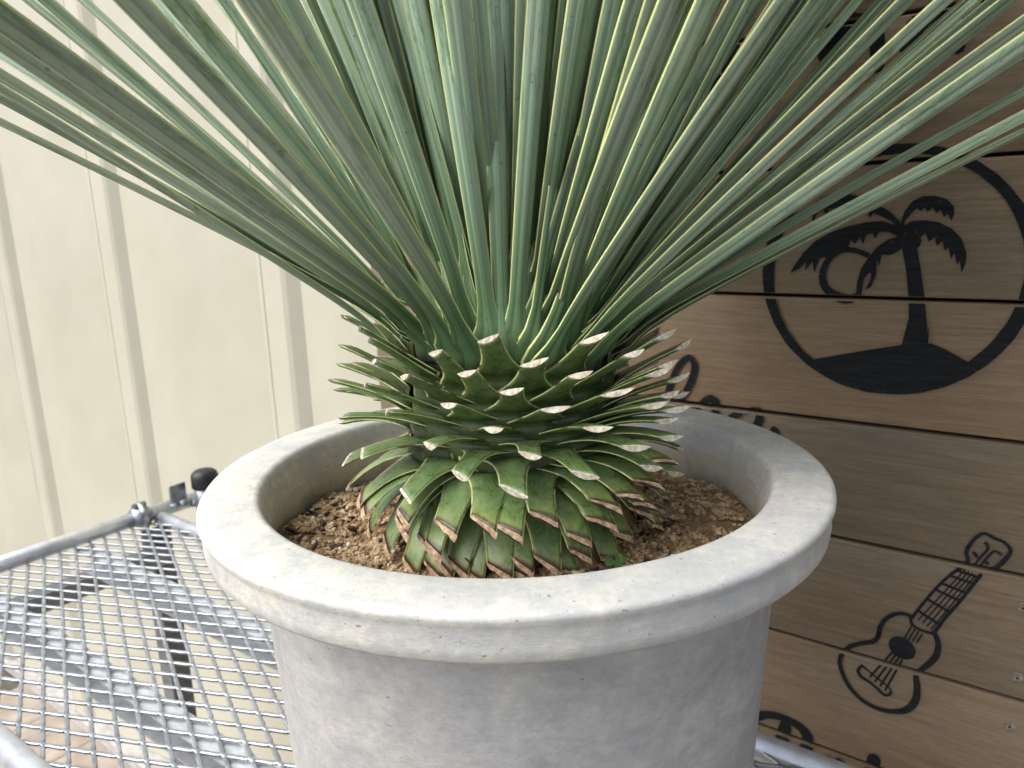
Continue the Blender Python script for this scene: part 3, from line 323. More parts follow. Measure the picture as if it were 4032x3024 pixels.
def wood_material():
    M = Mat('oiled_hardwood_board', 0.55, spec=0.35)
    rnd = M.rnd()
    tc = M.n('ShaderNodeTexCoord')
    off = M.n('ShaderNodeCombineXYZ'); M.l(M.math('MULTIPLY', rnd, 31.0), off.inputs[0]); M.l(M.math('MULTIPLY', rnd, 17.0), off.inputs[2])
    add = M.n('ShaderNodeVectorMath', operation='ADD'); M.l(tc.outputs['Object'], add.inputs[0]); M.l(off.outputs[0], add.inputs[1])
    def mp(s):
        nd = M.n('ShaderNodeMapping'); nd.inputs['Scale'].default_value = s; M.l(add.outputs[0], nd.inputs['Vector']); return nd.outputs[0]
    oc = M.n('ShaderNodeSeparateColor'); M.l(M.n('ShaderNodeObjectInfo').outputs['Color'], oc.inputs[0])
    grain = M.noise(mp((1.6, 8, 26)), 5.0, 6, 0.62, 0.8)
    fine = M.noise(mp((6, 30, 130)), 3.2, 4, 0.65, 0.2)
    blot = M.noise(mp((1.3, 1, 3.0)), 3.0, 4, 0.6, 0.5)
    c = M.ramp(grain, [(0.28, (0.140, 0.098, 0.060)), (0.52, (0.200, 0.146, 0.092)), (0.74, (0.270, 0.200, 0.128))])
    fine = M.math('ADD', M.math('MULTIPLY', fine, 0.6), M.math('MULTIPLY', M.noise(mp((10, 20, 60)), 9.0, 5, 0.7, 0.5), 0.4))
    c = M.mix(0.8, c, M.ramp(fine, [(0.34, 0.70), (0.66, 1.26)]), 'MULTIPLY')
    c = M.mix(M.ramp(M.noise(mp((2.2, 5, 11)), 6.0, 3, 0.5, 2.0), [(0.70, 0.0), (0.78, 0.55)]), c, (0.075, 0.05, 0.033))
    c = M.mix(M.math('MULTIPLY', M.ramp(M.noise(mp((0.9, 1, 2.0)), 2.2, 3, 0.5, 0.3), [(0.38, 0.25), (0.62, 1.0)]), oc.outputs[0]), c, M.ramp(fine, [(0.28, (0.20, 0.125, 0.068)), (0.72, (0.34, 0.225, 0.130))]))
    # grey weathering, some boards more than others
    g = M.math('MULTIPLY', M.ramp(blot, [(0.38, 1.0), (0.62, 0.15)]), oc.outputs[1])
    c = M.mix(g, c, M.ramp(fine, [(0.28, (0.138, 0.114, 0.084)), (0.72, (0.232, 0.194, 0.146))]))
    hsv = M.n('ShaderNodeHueSaturation'); M.l(c, hsv.inputs['Color']); M.l(M.math('MULTIPLY', oc.outputs[2], 1.0), hsv.inputs['Value'])
    M.color(hsv.outputs[0])
    M.bump(M.math('ADD', fine, grain), 0.35, 0.0012)
    return M.m
m_wood = wood_material()
m_woodback = simple_noise('shade_dark_backing', (0.012, 0.010, 0.008), (0.03, 0.024, 0.018), 20, 0.9)
Mp = Mat('black_sign_paint', 0.8, spec=0.12)
pv = Mp.coord('Object', (6, 6, 60))
pn = Mp.noise(pv, 4, 5, 0.6)
Mp.color(Mp.mix(Mp.ramp(Mp.noise(Mp.coord('Object'), 170, 3, 0.6), [(0.69, 0.0), (0.74, 0.6)]), Mp.ramp(pn, [(0.32, (0.009, 0.011, 0.014)), (0.70, (0.024, 0.026, 0.028))]), (0.12, 0.09, 0.06)))
Mp.bump(pn, 0.3, 0.0006)
m_paint = Mp.m

Mg = Mat('galvanised_steel', 0.38, metal=0.8)
gv = Mg.coord('Object')
gn = Mg.noise(gv, 45, 4, 0.6); gn2 = Mg.noise(gv, 220, 3, 0.6)
Mg.color(Mg.mix(Mg.ramp(gn2, [(0.62, 0.0), (0.75, 0.5)]), Mg.ramp(gn, [(0.3, (0.25, 0.275, 0.305)), (0.7, (0.40, 0.43, 0.47))]), (0.30, 0.30, 0.29)))
Mg.l(Mg.ramp(gn, [(0.3, 0.30), (0.7, 0.52)]), Mg.b.inputs['Roughness'])
Mg.bump(gn2, 0.2, 0.0006)
m_galv = Mg.m
Mb = Mat('sky_lit_galvanised_steel', 0.36, metal=0.6)  # brighter copy of the galvanised steel, reflected sky painted into its colour
bn = Mb.noise(Mb.coord('Object'), 38, 4, 0.6); bn2 = Mb.noise(Mb.coord('Object'), 160, 3, 0.6)
Mb.color(Mb.mix(Mb.ramp(bn2, [(0.60, 0.0), (0.75, 0.4)]), Mb.ramp(bn, [(0.3, (0.48, 0.51, 0.55)), (0.7, (0.72, 0.75, 0.79))]), (0.34, 0.34, 0.33)))
Mb.bump(bn, 0.5, 0.002)
m_galvb = Mb.m
m_dark = simple_noise('shaded_steel', (0.10, 0.105, 0.11), (0.17, 0.175, 0.18), 30, 0.5, bump=0.1)  # leg steel coloured darker, standing in for shade below the table
m_blackcap = simple_noise('black_rubber', (0.010, 0.010, 0.012), (0.022, 0.022, 0.025), 40, 0.45, bump=0.1)
Ms = Mat('cream_painted_steel', 0.42, spec=0.4)
sv_ = Ms.coord('Object'); sn = Ms.noise(sv_, 3, 5, 0.6); sn2 = Ms.noise(Ms.coord('Object', (1, 1, 0.12)), 26, 4, 0.6)
sc_ = Ms.mix(Ms.ramp(sn, [(0.35, 0.0), (0.65, 1.0)]), (0.45, 0.435, 0.355), (0.505, 0.49, 0.405))
sc_ = Ms.mix(Ms.ramp(sn2, [(0.66, 0.0), (0.85, 0.06)]), sc_, (0.42, 0.37, 0.28))
sc_ = Ms.mix(Ms.ramp(Ms.noise(sv_, 30, 3), [(0.72, 0.0), (0.78, 0.4)]), sc_, (0.30, 0.28, 0.23))
Ms.color(sc_); Ms.bump(sn, 0.05, 0.002)
Ms.b.inputs['Specular IOR Level'].default_value = .3
m_shed = Ms.m
m_rail = simple_noise('grey_base_rail', (0.33, 0.32, 0.31), (0.45, 0.44, 0.42), 30, 0.5, bump=0.1)
m_tile = simple_noise('beige_stone_tile', (0.24, 0.195, 0.155), (0.42, 0.365, 0.305), 9, 0.6, bump=0.2, dist=0.001, detail=8, lo=0.3, hi=0.7)
m_grout = simple_noise('grey_grout', (0.07, 0.06, 0.05), (0.12, 0.11, 0.095), 60, 0.9)
m_plank = simple_noise('dark_floor_plank', (0.07, 0.045, 0.03), (0.14, 0.10, 0.075), 8, 0.6, (1, 14, 1))
m_soil = simple_noise('soil', (0.10, 0.062, 0.032), (0.30, 0.205, 0.115), 90, 0.95, bump=1.0, dist=0.003, detail=8)
def grain_mat(name, a, b, c):
    M = Mat(name, 0.92, spec=0.2)
    v = M.coord('Object')
    vor = M.n('ShaderNodeTexVoronoi'); vor.inputs['Scale'].default_value = 130; M.l(v, vor.inputs['Vector'])
    s = M.n('ShaderNodeSeparateXYZ'); M.l(vor.outputs['Color'], s.inputs[0])
    M.color(M.ramp(s.outputs[0], [(0.1, a), (0.55, b), (0.95, c)]))
    M.bump(M.noise(v, 600, 3), 0.6, 0.0006)
    return M.m
m_grain = grain_mat('akadama_grains', (0.23, 0.150, 0.078), (0.42, 0.300, 0.175), (0.56, 0.44, 0.29))
m_bark = grain_mat('dark_bark_chips', (0.020, 0.014, 0.010), (0.055, 0.035, 0.024), (0.11, 0.075, 0.05))
m_stone = grain_mat('pale_pumice', (0.42, 0.33, 0.19), (0.58, 0.50, 0.36), (0.75, 0.72, 0.65))
m_clover = simple_noise('clover_leaf', (0.035, 0.085, 0.02), (0.07, 0.15, 0.035), 120, 0.6)

# ------------------------------------------------------------------ frame shared by both walls and the table: local x runs along the walls to the right, y away from the camera
AZ = R(53.5)
WROT = AZ - math.pi / 2
def at_wall(n):                      # world point at perpendicular distance n from the camera, on the floor
    return (math.cos(AZ) * n, math.sin(AZ) * n, 0.0)

# ground
g = empty('ground', (0, 0, 0), WROT); tag(g, kind='structure')
bm = bmesh.new(); box(bm, -9, 9, -9, 9, -0.06, -0.006); mesh_obj('grout_bed', bm, m_grout, g, False)
bm = bmesh.new(); box(bm, 0, 0.297, 0, 0.297, -0.02, 0.0, 0.002)
t0 = mesh_obj('paving_tile', bm, m_tile, g, False, (-3.0, -0.9, 0))
for i in range(12):
    for j in range(7):
        if i or j: copy_obj(t0, g, (-3.3 + 0.3 * i, -0.9 + 0.3 * j - 0.18, random.Random(i * 9 + j).uniform(-.0006, .0006)))
bm = bmesh.new(); box(bm, -1.62, -0.4, 0.42, 0.58, 0.0008, 0.022, 0.002)
pk = mesh_obj('floor_plank', bm, m_plank, None, False); pk.rotation_euler = (0, 0, WROT); tag(pk, 'dark brown timber plank lying on the tiles under the mesh table', 'plank')

# cream steel shed wall
NS = 1.04
sw = empty('shed_wall', at_wall(NS), WROT); tag(sw, 'cream painted steel shed wall with narrow raised vertical ribs, behind the mesh table', 'wall')
PITCH = 0.694 * 1.02
x_r = [-(2.80 - 0.087) * 1.02 + k * PITCH for k in range(-3, 5)]     # right edge of each rib face
ribs = []
HT = 2.9
def panel_mesh():
    bm = bmesh.new()
    prof = [(0.0, 0.0), (0.012, 0.0), (0.10, 0.002), (0.20, 0.003), (0.32, 0.012), (0.44, 0.030), (0.55, 0.052), (0.602, 0.062)]
    a = [bm.verts.new((x, y, 0.0)) for x, y in prof]; b = [bm.verts.new((x, y, HT)) for x, y in prof]
    a2 = [bm.verts.new((x, y + 0.002, 0.0)) for x, y in prof]; b2 = [bm.verts.new((x, y + 0.002, HT)) for x, y in prof]
    for k in range(len(prof) - 1):
        bm.faces.new((a[k], a[k + 1], b[k + 1], b[k])); bm.faces.new((a2[k], b2[k], b2[k + 1], a2[k + 1]))
    bm.faces.new((a[0], b[0], b2[0], a2[0])); bm.faces.new((a[-1], a2[-1], b2[-1], b[-1]))
    return bm
def rib_mesh():
    bm = bmesh.new()
    prof = [(-0.110, 0.070), (-0.096, -0.016), (-0.091, -0.022), (-0.080, -0.022), (-0.077, -0.0195), (-0.074, -0.022), (-0.012, -0.022), (0.0, -0.0175), (0.026, 0.000), (0.034, 0.003)]
    a = [bm.verts.new((x, y, 0.0)) for x, y in prof]; b = [bm.verts.new((x, y, HT)) for x, y in prof]
    for k in range(len(prof) - 1): bm.faces.new((a[k], a[k + 1], b[k + 1], b[k]))
    bm.faces.new((a[-1], a[0], b[0], b[-1]))
    return bm
p0 = mesh_obj('panel', panel_mesh(), m_shed, sw, True, (x_r[0] + 0.004, 0, 0.05))
r0 = mesh_obj('rib', rib_mesh(), m_shed, sw, False, (x_r[0], 0, 0.05))
for x in x_r[1:]:
    copy_obj(p0, sw, (x + 0.004, 0, 0.05)); copy_obj(r0, sw, (x, 0, 0.05))
bm = bmesh.new(); box(bm, x_r[0] - 0.2, x_r[-1] + 0.7, -0.035, 0.05, 0.0, 0.046, 0.004); mesh_obj('base_rail', bm, m_rail, sw, False)

# ------------------------------------------------------------------ wooden wall with painted motifs
NW = 0.90
ww = empty('wooden_wall', at_wall(NW), WROT); tag(ww, 'brown horizontal timber board wall painted with black palm and ukulele motifs', 'wall')
SEAM0, BP = 0.0465 + CAM_H, 0.1441
seams = [SEAM0 + k * BP for k in range(-8, 7)]
XL, XR = -0.958, 1.35
bm = bmesh.new(); box(bm, XL, XR, 0.0, 0.026, 0.0020, BP - 0.0020, 0.0024)
bb = None
BT = {8: (.25, .35, 1.18), 7: (.1, .6, 1.08), 6: (.45, .2, 1.08), 5: (.0, .85, .84), 4: (.1, .6, .94), 3: (.3, .35, 1.0), 2: (.35, .4, 1.0), 9: (.3, .4, 1.2)}   # warmth, greyness, brightness of each board
for k, z in enumerate(seams[:-1]):
    o = mesh_obj('board', bm, m_wood, ww, True, (0, 0, z)) if bb is None else copy_obj(bb, ww, (0, random.Random(k).uniform(-0.0012, 0.0012), z))
    if bb is None: bb = o
    hy, gy, vv = BT.get(k, (.3, .4, 1.0)); o.color = (hy, gy, vv, 1)
bm = bmesh.new(); box(bm, XL + 0.02, XR - 0.02, 0.032, 0.044, seams[0], seams[-1] - 0.01, 0.0); mesh_obj('gap_shade_panel', bm, m_woodback, ww, False)  # added dark sheet, stands in for the shade in the board gaps
for x in (XL + 0.05, 0.62 - 0.9, 0.35, 1.2):
    bm = bmesh.new(); box(bm, x - 0.03, x + 0.03, 0.045, 0.085, 0.0, seams[-1], 0.003); mesh_obj('post', bm, m_woodback, ww, False)
# screws
def screw_mesh():
    bm = bmesh.new(); prof = [(0.0002, -0.0008), (0.0014, -0.0010), (0.0016, -0.0024), (0.0040, -0.0024), (0.0052, -0.0010), (0.0056, 0.003)]
    lathe(bm, prof, 14)
    bmesh.ops.rotate(bm, verts=bm.verts, cent=(0, 0, 0), matrix=Matrix.Rotation(R(-90), 3, 'X'))
    for v in bm.verts: v.co.y = -abs(v.co.y) if v.co.y != 0.003 else v.co.y
    return bm
m_screw = simple_noise('dull_screw_steel', (0.12, 0.10, 0.08), (0.30, 0.27, 0.23), 200, 0.45)
bm = bmesh.new()
tube(bm, [(0, 0.002, 0), (0, -0.0016, 0), (0, -0.0022, 0)], [0.0056, 0.0056, 0.0046], 16)
sc0 = mesh_obj('screw', bm, m_screw, ww, False, (-SCREWS[0][0], 0, SCREWS[0][1] + CAM_H))
bm = bmesh.new(); box(bm, -0.0013, 0.0013, -0.0026, -0.0018, -0.0013, 0.0013); sl0 = mesh_obj('recess', bm, m_woodback, sc0, False)
for d, z in SCREWS[1:]:
    s_ = copy_obj(sc0, ww, (-d, 0, z + CAM_H)); copy_obj(sl0, s_)

def clip(tri, z0, z1):
    def half(poly, f):
        out = []
        for i in range(len(poly)):
            a, b = poly[i], poly[(i + 1) % len(poly)]
            fa, fb = f(a), f(b)
            if fa >= 0: out.append(a)
            if (fa >= 0) != (fb >= 0):
                t = fa / (fa - fb); out.append((a[0] + (b[0] - a[0]) * t, a[1] + (b[1] - a[1]) * t))
        return out
    p = half(tri, lambda q: q[1] - z0)
    return half(p, lambda q: z1 - q[1]) if len(p) > 2 else []
def dense(pts, n=4):
    P = [tuple(p) for p in pts]
    if len(P) < 3: return P
    out = []
    for i in range(len(P) - 1):
        p0, p1, p2, p3 = P[max(i - 1, 0)], P[i], P[i + 1], P[min(i + 2, len(P) - 1)]
        for k in range(n):
            t = k / n
            out.append(tuple(0.5 * (2 * b + (c - a) * t + (2 * a - 5 * b + 4 * c - d) * t * t + (3 * b - a - 3 * c + d) * t ** 3) for a, b, c, d in zip(p0, p1, p2, p3)))
    out.append(P[-1])
    return out
def painted(name, A, lift):
    bm = bmesh.new(); tris = []
    for poly in A['poly']:
        P = [Vector((x, z, 0)) for x, z in poly]
        for t in tessellate_polygon([P]): tris.append([(P[i].x, P[i].y) for i in t])
    strokes = list(A['stroke'])
    rnd_ = random.Random(5)
    if 'ring' in A:
        cx, cz, rr = A['ring']
        strokes.append([(cx + rr * math.cos(t / 90 * 2 * math.pi), cz + rr * math.sin(t / 90 * 2 * math.pi), 0.0058 + 0.0012 * math.sin(t / 90 * 2 * math.pi * 2 + 0.6) + rnd_.uniform(-.0004, .0004)) for t in range(91)])
    for j, st in enumerate(strokes):
        S_ = dense(st) if 'ring' not in A or j < len(strokes) - 1 else st
        for (x0, z0, w0), (x1, z1, w1) in zip(S_, S_[1:]):
            dx, dz = x1 - x0, z1 - z0; L = math.hypot(dx, dz)
            if L < 1e-6: continue
            nx, nz = -dz / L, dx / L
            q = [(x0 + nx * w0, z0 + nz * w0), (x0 - nx * w0, z0 - nz * w0), (x1 - nx * w1, z1 - nz * w1), (x1 + nx * w1, z1 + nz * w1)]
            tris.append(q)
        for (x0, z0, w0) in S_[::2] + [S_[-1]]:
            tris.append([(x0 + w0 * math.cos(k * math.pi / 4), z0 + w0 * math.sin(k * math.pi / 4)) for k in range(8)])
    lay = 0
    for t in tris:
        for z in seams[:-1]:
            c = clip(t, z - CAM_H + 0.0030, z - CAM_H + BP - 0.0042)
            if len(c) > 2:
                ar = abs(sum(a[0] * b[1] - b[0] * a[1] for a, b in zip(c, c[1:] + c[:1])))
                if ar < 1e-9: continue
                lay += 1
                y = -0.0016 - lift - (lay % 97) * 2e-6
                f = bm.faces.new([bm.verts.new((-a, y, b + CAM_H)) for a, b in c])
    bmesh.ops.recalc_face_normals(bm, faces=bm.faces)
    o = mesh_obj(name, bm, m_paint, ww, False)
    for f in o.data.polygons: pass
    return o
for nm, key in (('palm_island_emblem', 'emblem'), ('ukulele_drawing', 'uke'), ('painted_lettering', 'top'), ('painted_lettering', 'left'), ('painted_lettering', 'script'), ('painted_lettering', 'bottom')):
    painted(nm, ART[key], 0.0)

# ------------------------------------------------------------------ galvanised mesh table
TZ = CAM_H - 0.62
tb = empty('mesh_table', (0, 0, 0), WROT); tag(tb, 'galvanised steel table with diamond mesh top under the pale pot', 'table')
N0, N1, D0, D1_ = 0.285, 0.790, 1.585, -0.16     # front, back; far left end, near right end (x = -d)
TR = 0.016
def tubeobj(name, pts, r, par=tb, seg=20, mat=None):
    bm = bmesh.new(); tube(bm, pts, r, seg); return mesh_obj(name, bm, mat or m_galvb, par, True)
zt = TZ - 0.004
tubeobj('frame_tube', [(-D0, N0 - 0.03, TZ + .010), (-D0, 0.888, TZ + .010)], TR)
tubeobj('frame_tube', [(-D1_, N0, zt), (-D1_, N1, zt)], TR)
tubeobj('frame_tube', [(-D0 + .012, N0 - .008, zt), (-D1_ - .012, N0 - .008, zt)], TR)
tubeobj('frame_tube', [(-D0 + .012, N1 + .004, zt), (-D1_ - .012, N1 + .004, zt)], TR)
for n_ in (0.335, 0.43, 0.625):
    if n_ == 0.335: continue
    bm = bmesh.new()
    x0, x1 = -D0 + 0.02, -D1_ - 0.02
    box(bm, x0, x1, n_ - 0.016, n_ + 0.016, TZ - 0.0075, TZ - 0.0045)
    box(bm, x0, x1, n_ + 0.0135, n_ + 0.016, TZ - 0.044, TZ - 0.0078)
    box(bm, x0, x1, n_ - 0.016, n_ + 0.0160, TZ - 0.0470, TZ - 0.0442)
    mesh_obj('channel_bar', bm, m_galvb, tb, False)
# cross beam under the far end
bm = bmesh.new(); box(bm, -D0 + 0.035, -D0 + 0.075, N0 + .01, N1 - .01, TZ - 0.085, TZ - 0.048, 0.002); mesh_obj('cross_beam', bm, m_galv, tb, False)
for x in (-D0 + 0.03, -D1_ - 0.03):
    for y in (N0 + 0.01, N1 - 0.02):
        bm = bmesh.new(); box(bm, x - 0.023, x + 0.023, y - 0.023, y + 0.023, 0.02, TZ - 0.02, 0.002)
        lg = mesh_obj('leg', bm, m_dark, tb, False)
        bm = bmesh.new(); box(bm, x - 0.022, x + 0.022, y - 0.022, y + 0.022, 0.0, 0.03, 0.004); mesh_obj('foot', bm, m_blackcap, lg, False)
tubeobj('stretcher', [(-D0 + .03, N0 + .01, .42), (-D1_ - .03, N0 + .01, .42)], 0.011)
tubeobj('stretcher', [(-D0 + .03, N1 - .02, .42), (-D1_ - .03, N1 - .02, .42)], 0.011)
# expanded mesh sheet
bm = bmesh.new()
sa, sb = 0.01455, 0.0349
def strand(p, q, hw=0.0028, hh=0.0023, z=TZ):
    a, b = Vector((p[0], p[1], z)), Vector((q[0], q[1], z)); t = (b - a).normalized(); s_ = Vector((-t.y, t.x, 0))
    v = []
    for c in (a, b):
        for u_, w_ in ((-1, -.6), (-.6, -1), (.6, -1), (1, -.6), (1, .6), (.6, 1), (-.6, 1), (-1, .6)):
            v.append(bm.verts.new(c + s_ * hw * u_ + Vector((0, 0, hh * w_))))
    for k in range(8): bm.faces.new((v[k], v[(k + 1) % 8], v[8 + (k + 1) % 8], v[8 + k]))
bond = 0.0050
n0m, d0m = 0.362, 1.041
i0 = int((N0 - n0m) / sa) - 1; i1 = int((N1 - n0m) / sa) + 1
j0 = int((D1_ - d0m) / sb) - 1; j1 = int((D0 - d0m) / sb) + 1
for i in range(i0, i1 + 1):
    for j in range(j0, j1 + 1):
        if (i + j) % 2: continue
        nn, dd = n0m + i * sa, d0m + j * sb
        if not (N0 < nn < N1 and D1_ < dd < D0): continue
        x, y = -dd, nn
        strand((x - bond, y), (x + bond, y), 0.0030, 0.0026)
        for sx, sy in ((1, 1), (1, -1)):
            q = (x + sx * sb - bond * sx, y + sy * sa)
            if N0 < q[1] < N1 and q[0] < -D1_:
                a = (x + bond, y + sy * 0.0013); b = (q[0], q[1] - sy * 0.0013)
                m1 = (a[0] + (b[0] - a[0]) * .16, a[1] + (b[1] - a[1]) * .22); m2 = (b[0] - (b[0] - a[0]) * .16, b[1] - (b[1] - a[1]) * .22)
                strand(a, m1); strand(m1, m2); strand(m2, b)
mm = mesh_obj('mesh_top', bm, m_galv, tb, False); 
# fittings at the far left corner
def tablept(px): return px
bm = bmesh.new(); tube(bm, [(0, 0, -.02), (0, 0, 0.065)], 0.025, 24)
cp = mesh_obj('corner_post', bm, m_galv, tb, True, (FIT['post'][0] - .022, FIT['post'][1], TZ))
bm = bmesh.new(); lathe(bm, [(0.0285, -0.002), (0.0295, 0.0), (0.0295, 0.022), (0.0275, 0.030), (0.021, 0.036), (0.011, 0.039), (0.0003, 0.040)], 32)
mesh_obj('post_cap', bm, m_blackcap, cp, True, (0, 0, 0.058))
bm = bmesh.new(); box(bm, -0.003, 0.003, -0.019, 0.019, 0, 0.052, 0.002)
mesh_obj('upright_tab', bm, m_galv, tb, True, (FIT['tab'][0], FIT['tab'][1], TZ + 0.020))
def blob(bm, c, r, seed, sub=2, sq=(1, 1, 1), amp=0.25):
    rn = random.Random(seed)
    g_ = bmesh.ops.create_icosphere(bm, subdivisions=sub, radius=1.0)
    for v in g_['verts']:
        k = 1 + rn.uniform(-amp, amp)
        v.co = Vector((v.co.x * sq[0] * r * k + c[0], v.co.y * sq[1] * r * k + c[1], v.co.z * sq[2] * r * k + c[2]))
bm = bmesh.new()
tx, ty = FIT['tab']
for k, (dx, dy, dz, rr) in enumerate(((0, -.012, .024, .009), (.004, .006, .026, .010), (0, .022, .023, .010), (.006, .030, .018, .009), (-.004, .014, .024, .007))): blob(bm, (tx + dx, ty + dy, TZ + dz), rr, k)
mesh_obj('weld_bead', bm, m_galv, tb, True)
cx_, cy_ = FIT['clamp']
bm = bmesh.new(); tube(bm, [(0, -0.004, 0), (0, 0.004, 0)], 0.032, 32); tube(bm, [(0, -0.016, 0), (0, 0.016, 0)], 0.021, 24)
cl = mesh_obj('pipe_clamp', bm, m_galv, tb, True, (cx_, cy_, TZ + .014))
for dz, dx in ((0.026, 0.0), (0.012, 0.024)):
    bm = bmesh.new(); tube(bm, [(dx, -0.012, dz), (dx, 0.014, dz)], 0.0065, 6); mesh_obj('bolt', bm, m_galv, cl, False)

# ------------------------------------------------------------------ pot
PX, PY = 0.0, 0.604
RIMZ = CAM_H - 0.1997
POT_H = RIMZ - TZ - 0.004
pt = empty('plant_pot', (PX, PY, TZ + 0.004)); tag(pt, 'large round pale stone-look pot with a thick overhanging rim', 'pot')
def P_(r, z): return (r, POT_H + z)
bm = bmesh.new()
prof = [P_(0.2005, -0.030), P_(0.2030, -0.012), P_(0.2048, -0.006), P_(0.2060, -0.0024), P_(0.2085, -0.0005), P_(0.2110, 0.0), P_(0.228, 0.0003), P_(0.2455, 0.0), P_(0.2485, -0.0008), P_(0.2500, -0.0028), P_(0.2501, -0.0048), P_(0.2485, -0.0085), P_(0.2472, -0.0125), P_(0.2480, -0.022), P_(0.2470, -0.029), P_(0.2440, -0.0325), P_(0.2400, -0.0335), P_(0.2150, -0.0330)]
lathe(bm, prof, 192)
for v in bm.verts:
    a = math.atan2(v.co.y, v.co.x); k = 1 + 0.0016 * math.sin(3 * a + 1) + 0.0008 * math.sin(7 * a)
    v.co.x *= k; v.co.y *= k
mesh_obj('rim', bm, m_pot, pt, True)
bm = bmesh.new()
lathe(bm, [P_(0.216, -0.032), P_(0.2125, -0.040), P_(0.2105, -0.06), P_(0.2065, -0.13), P_(0.198, -0.27), P_(0.190, -0.37), P_(0.186, -POT_H + 0.012), P_(0.181, -POT_H + 0.002), P_(0.172, -POT_H), P_(0.02, -POT_H), P_(0.0005, -POT_H)], 160)
for v in bm.verts:
    a = math.atan2(v.co.y, v.co.x); k = 1 + 0.0030 * math.sin(2 * a + 0.5 + v.co.z * 9) * max(0, min(1, (POT_H - 0.05 - v.co.z) * 20)) + 0.0010 * math.sin(9 * a + v.co.z * 31)
    v.co.x *= k; v.co.y *= k
mesh_obj('body', bm, m_pot, pt, True)
bm = bmesh.new()
lathe(bm, [P_(0.198, -0.13), P_(0.2000, -0.06), P_(0.2012, -0.025)], 128)
bmesh.ops.reverse_faces(bm, faces=bm.faces)
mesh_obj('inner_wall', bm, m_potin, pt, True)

# ------------------------------------------------------------------ soil
def soil_z(x, y):
    r = math.hypot(x, y)
    s = -0.050 + 0.010 * math.exp(-((r - 0.08) / 0.05) ** 2) - 0.012 * max(0, y / 0.2) + 0.0035 * math.sin(x * 41 + 1) * math.sin(y * 37) + 0.002 * math.sin(x * 90 + y * 70)
    if y < -0.02: s -= 0.004
    return s
bm = bmesh.new()
rings = []
for r in [0.0, 0.05, 0.07] + [0.078 + 0.1215 * q_ / 26 for q_ in range(27)]:
    rings.append([bm.verts.new((r * math.cos(2 * math.pi * k / 160), r * math.sin(2 * math.pi * k / 160), soil_z(r * math.cos(2 * math.pi * k / 160), r * math.sin(2 * math.pi * k / 160)))) for k in range(160)])
for a, b in zip(rings, rings[1:]):
    for k in range(160): bm.faces.new((a[k], b[k], b[(k + 1) % 160], a[(k + 1) % 160]))
so = mesh_obj('soil', bm, m_soil, None, True, (PX, PY, RIMZ)); tag(so, kind='structure')
rng = random.Random(11)
ICO = []
def rocks(n, rmin, rmax, mat, name, sq, seed, rad=(0.085, 0.196), lift=0.3, where=None, amp=0.22, sub=1):
    rn = random.Random(seed)
    tb_ = bmesh.new(); bmesh.ops.create_icosphere(tb_, subdivisions=sub, radius=1.0)
    V0 = [v.co.copy() for v in tb_.verts]; F0 = [tuple(v.index for v in f.verts) for f in tb_.faces]; tb_.free()
    vs, fs = [], []
    c = 0
    while c < n:
        a = rn.uniform(0, 2 * math.pi); r = math.sqrt(rn.uniform(rad[0] ** 2, rad[1] ** 2))
        x, y = r * math.cos(a), r * math.sin(a)
        if where and not where(x, y, rn): continue
        c += 1
        s = rmin + (rmax - rmin) * rn.random() ** 2.2
        M_ = Matrix.Rotation(rn.uniform(0, 6.28), 3, 'Z') @ Matrix.Rotation(rn.uniform(-.5, .5), 3, 'X') @ Matrix.Rotation(rn.uniform(-.5, .5), 3, 'Y')
        o = len(vs)
        sx, sy, sz = sq[0] * rn.uniform(.75, 1.25), sq[1] * rn.uniform(.7, 1.2), sq[2] * rn.uniform(.8, 1.2)
        C_ = Vector((x, y, soil_z(x, y) + s * lift * sz))
        for v in V0:
            k = 1 + rn.uniform(-amp, amp)
            vs.append(C_ + M_ @ Vector((v.x * sx * s * k, v.y * sy * s * k, v.z * sz * s * k)))
        fs += [tuple(i + o for i in f) for f in F0]
    me = bpy.data.meshes.new(name); me.from_pydata(vs, [], fs); me.materials.append(mat)
    o = bpy.data.objects.new(name, me); COL.objects.link(o); o.location = (PX, PY, RIMZ)
    return tag(o, kind='stuff')
gr = rocks(26000, 0.0006, 0.0025, m_grain, 'soil_grains', (1, 1, .8), 3)
tag(gr, 'tan crumbly soil grains filling the pot around the yucca', 'soil')
lw = lambda x, y, rn: rn.random() < (0.9 if (x < -0.05 and math.hypot(x, y) > 0.15) else 0.35 if x < -0.03 else (0.5 if (y < -.02 and math.hypot(x, y) < .14) or math.hypot(x, y) > .188 else 0.06))
tag(rocks(330, 0.0018, 0.0062, m_bark, 'bark_chips', (1.35, .55, .35), 5, lift=.9, where=lw), 'dark bark chips scattered over the tan soil in the pot', 'bark chips')
tag(rocks(110, 0.0018, 0.0048, m_stone, 'pumice_bits', (1, .9, .8), 8, lift=.8, where=lambda x, y, rn: rn.random() < (.9 if x < -.05 else .45)), 'pale pumice bits and small stones lying on the soil', 'stones')

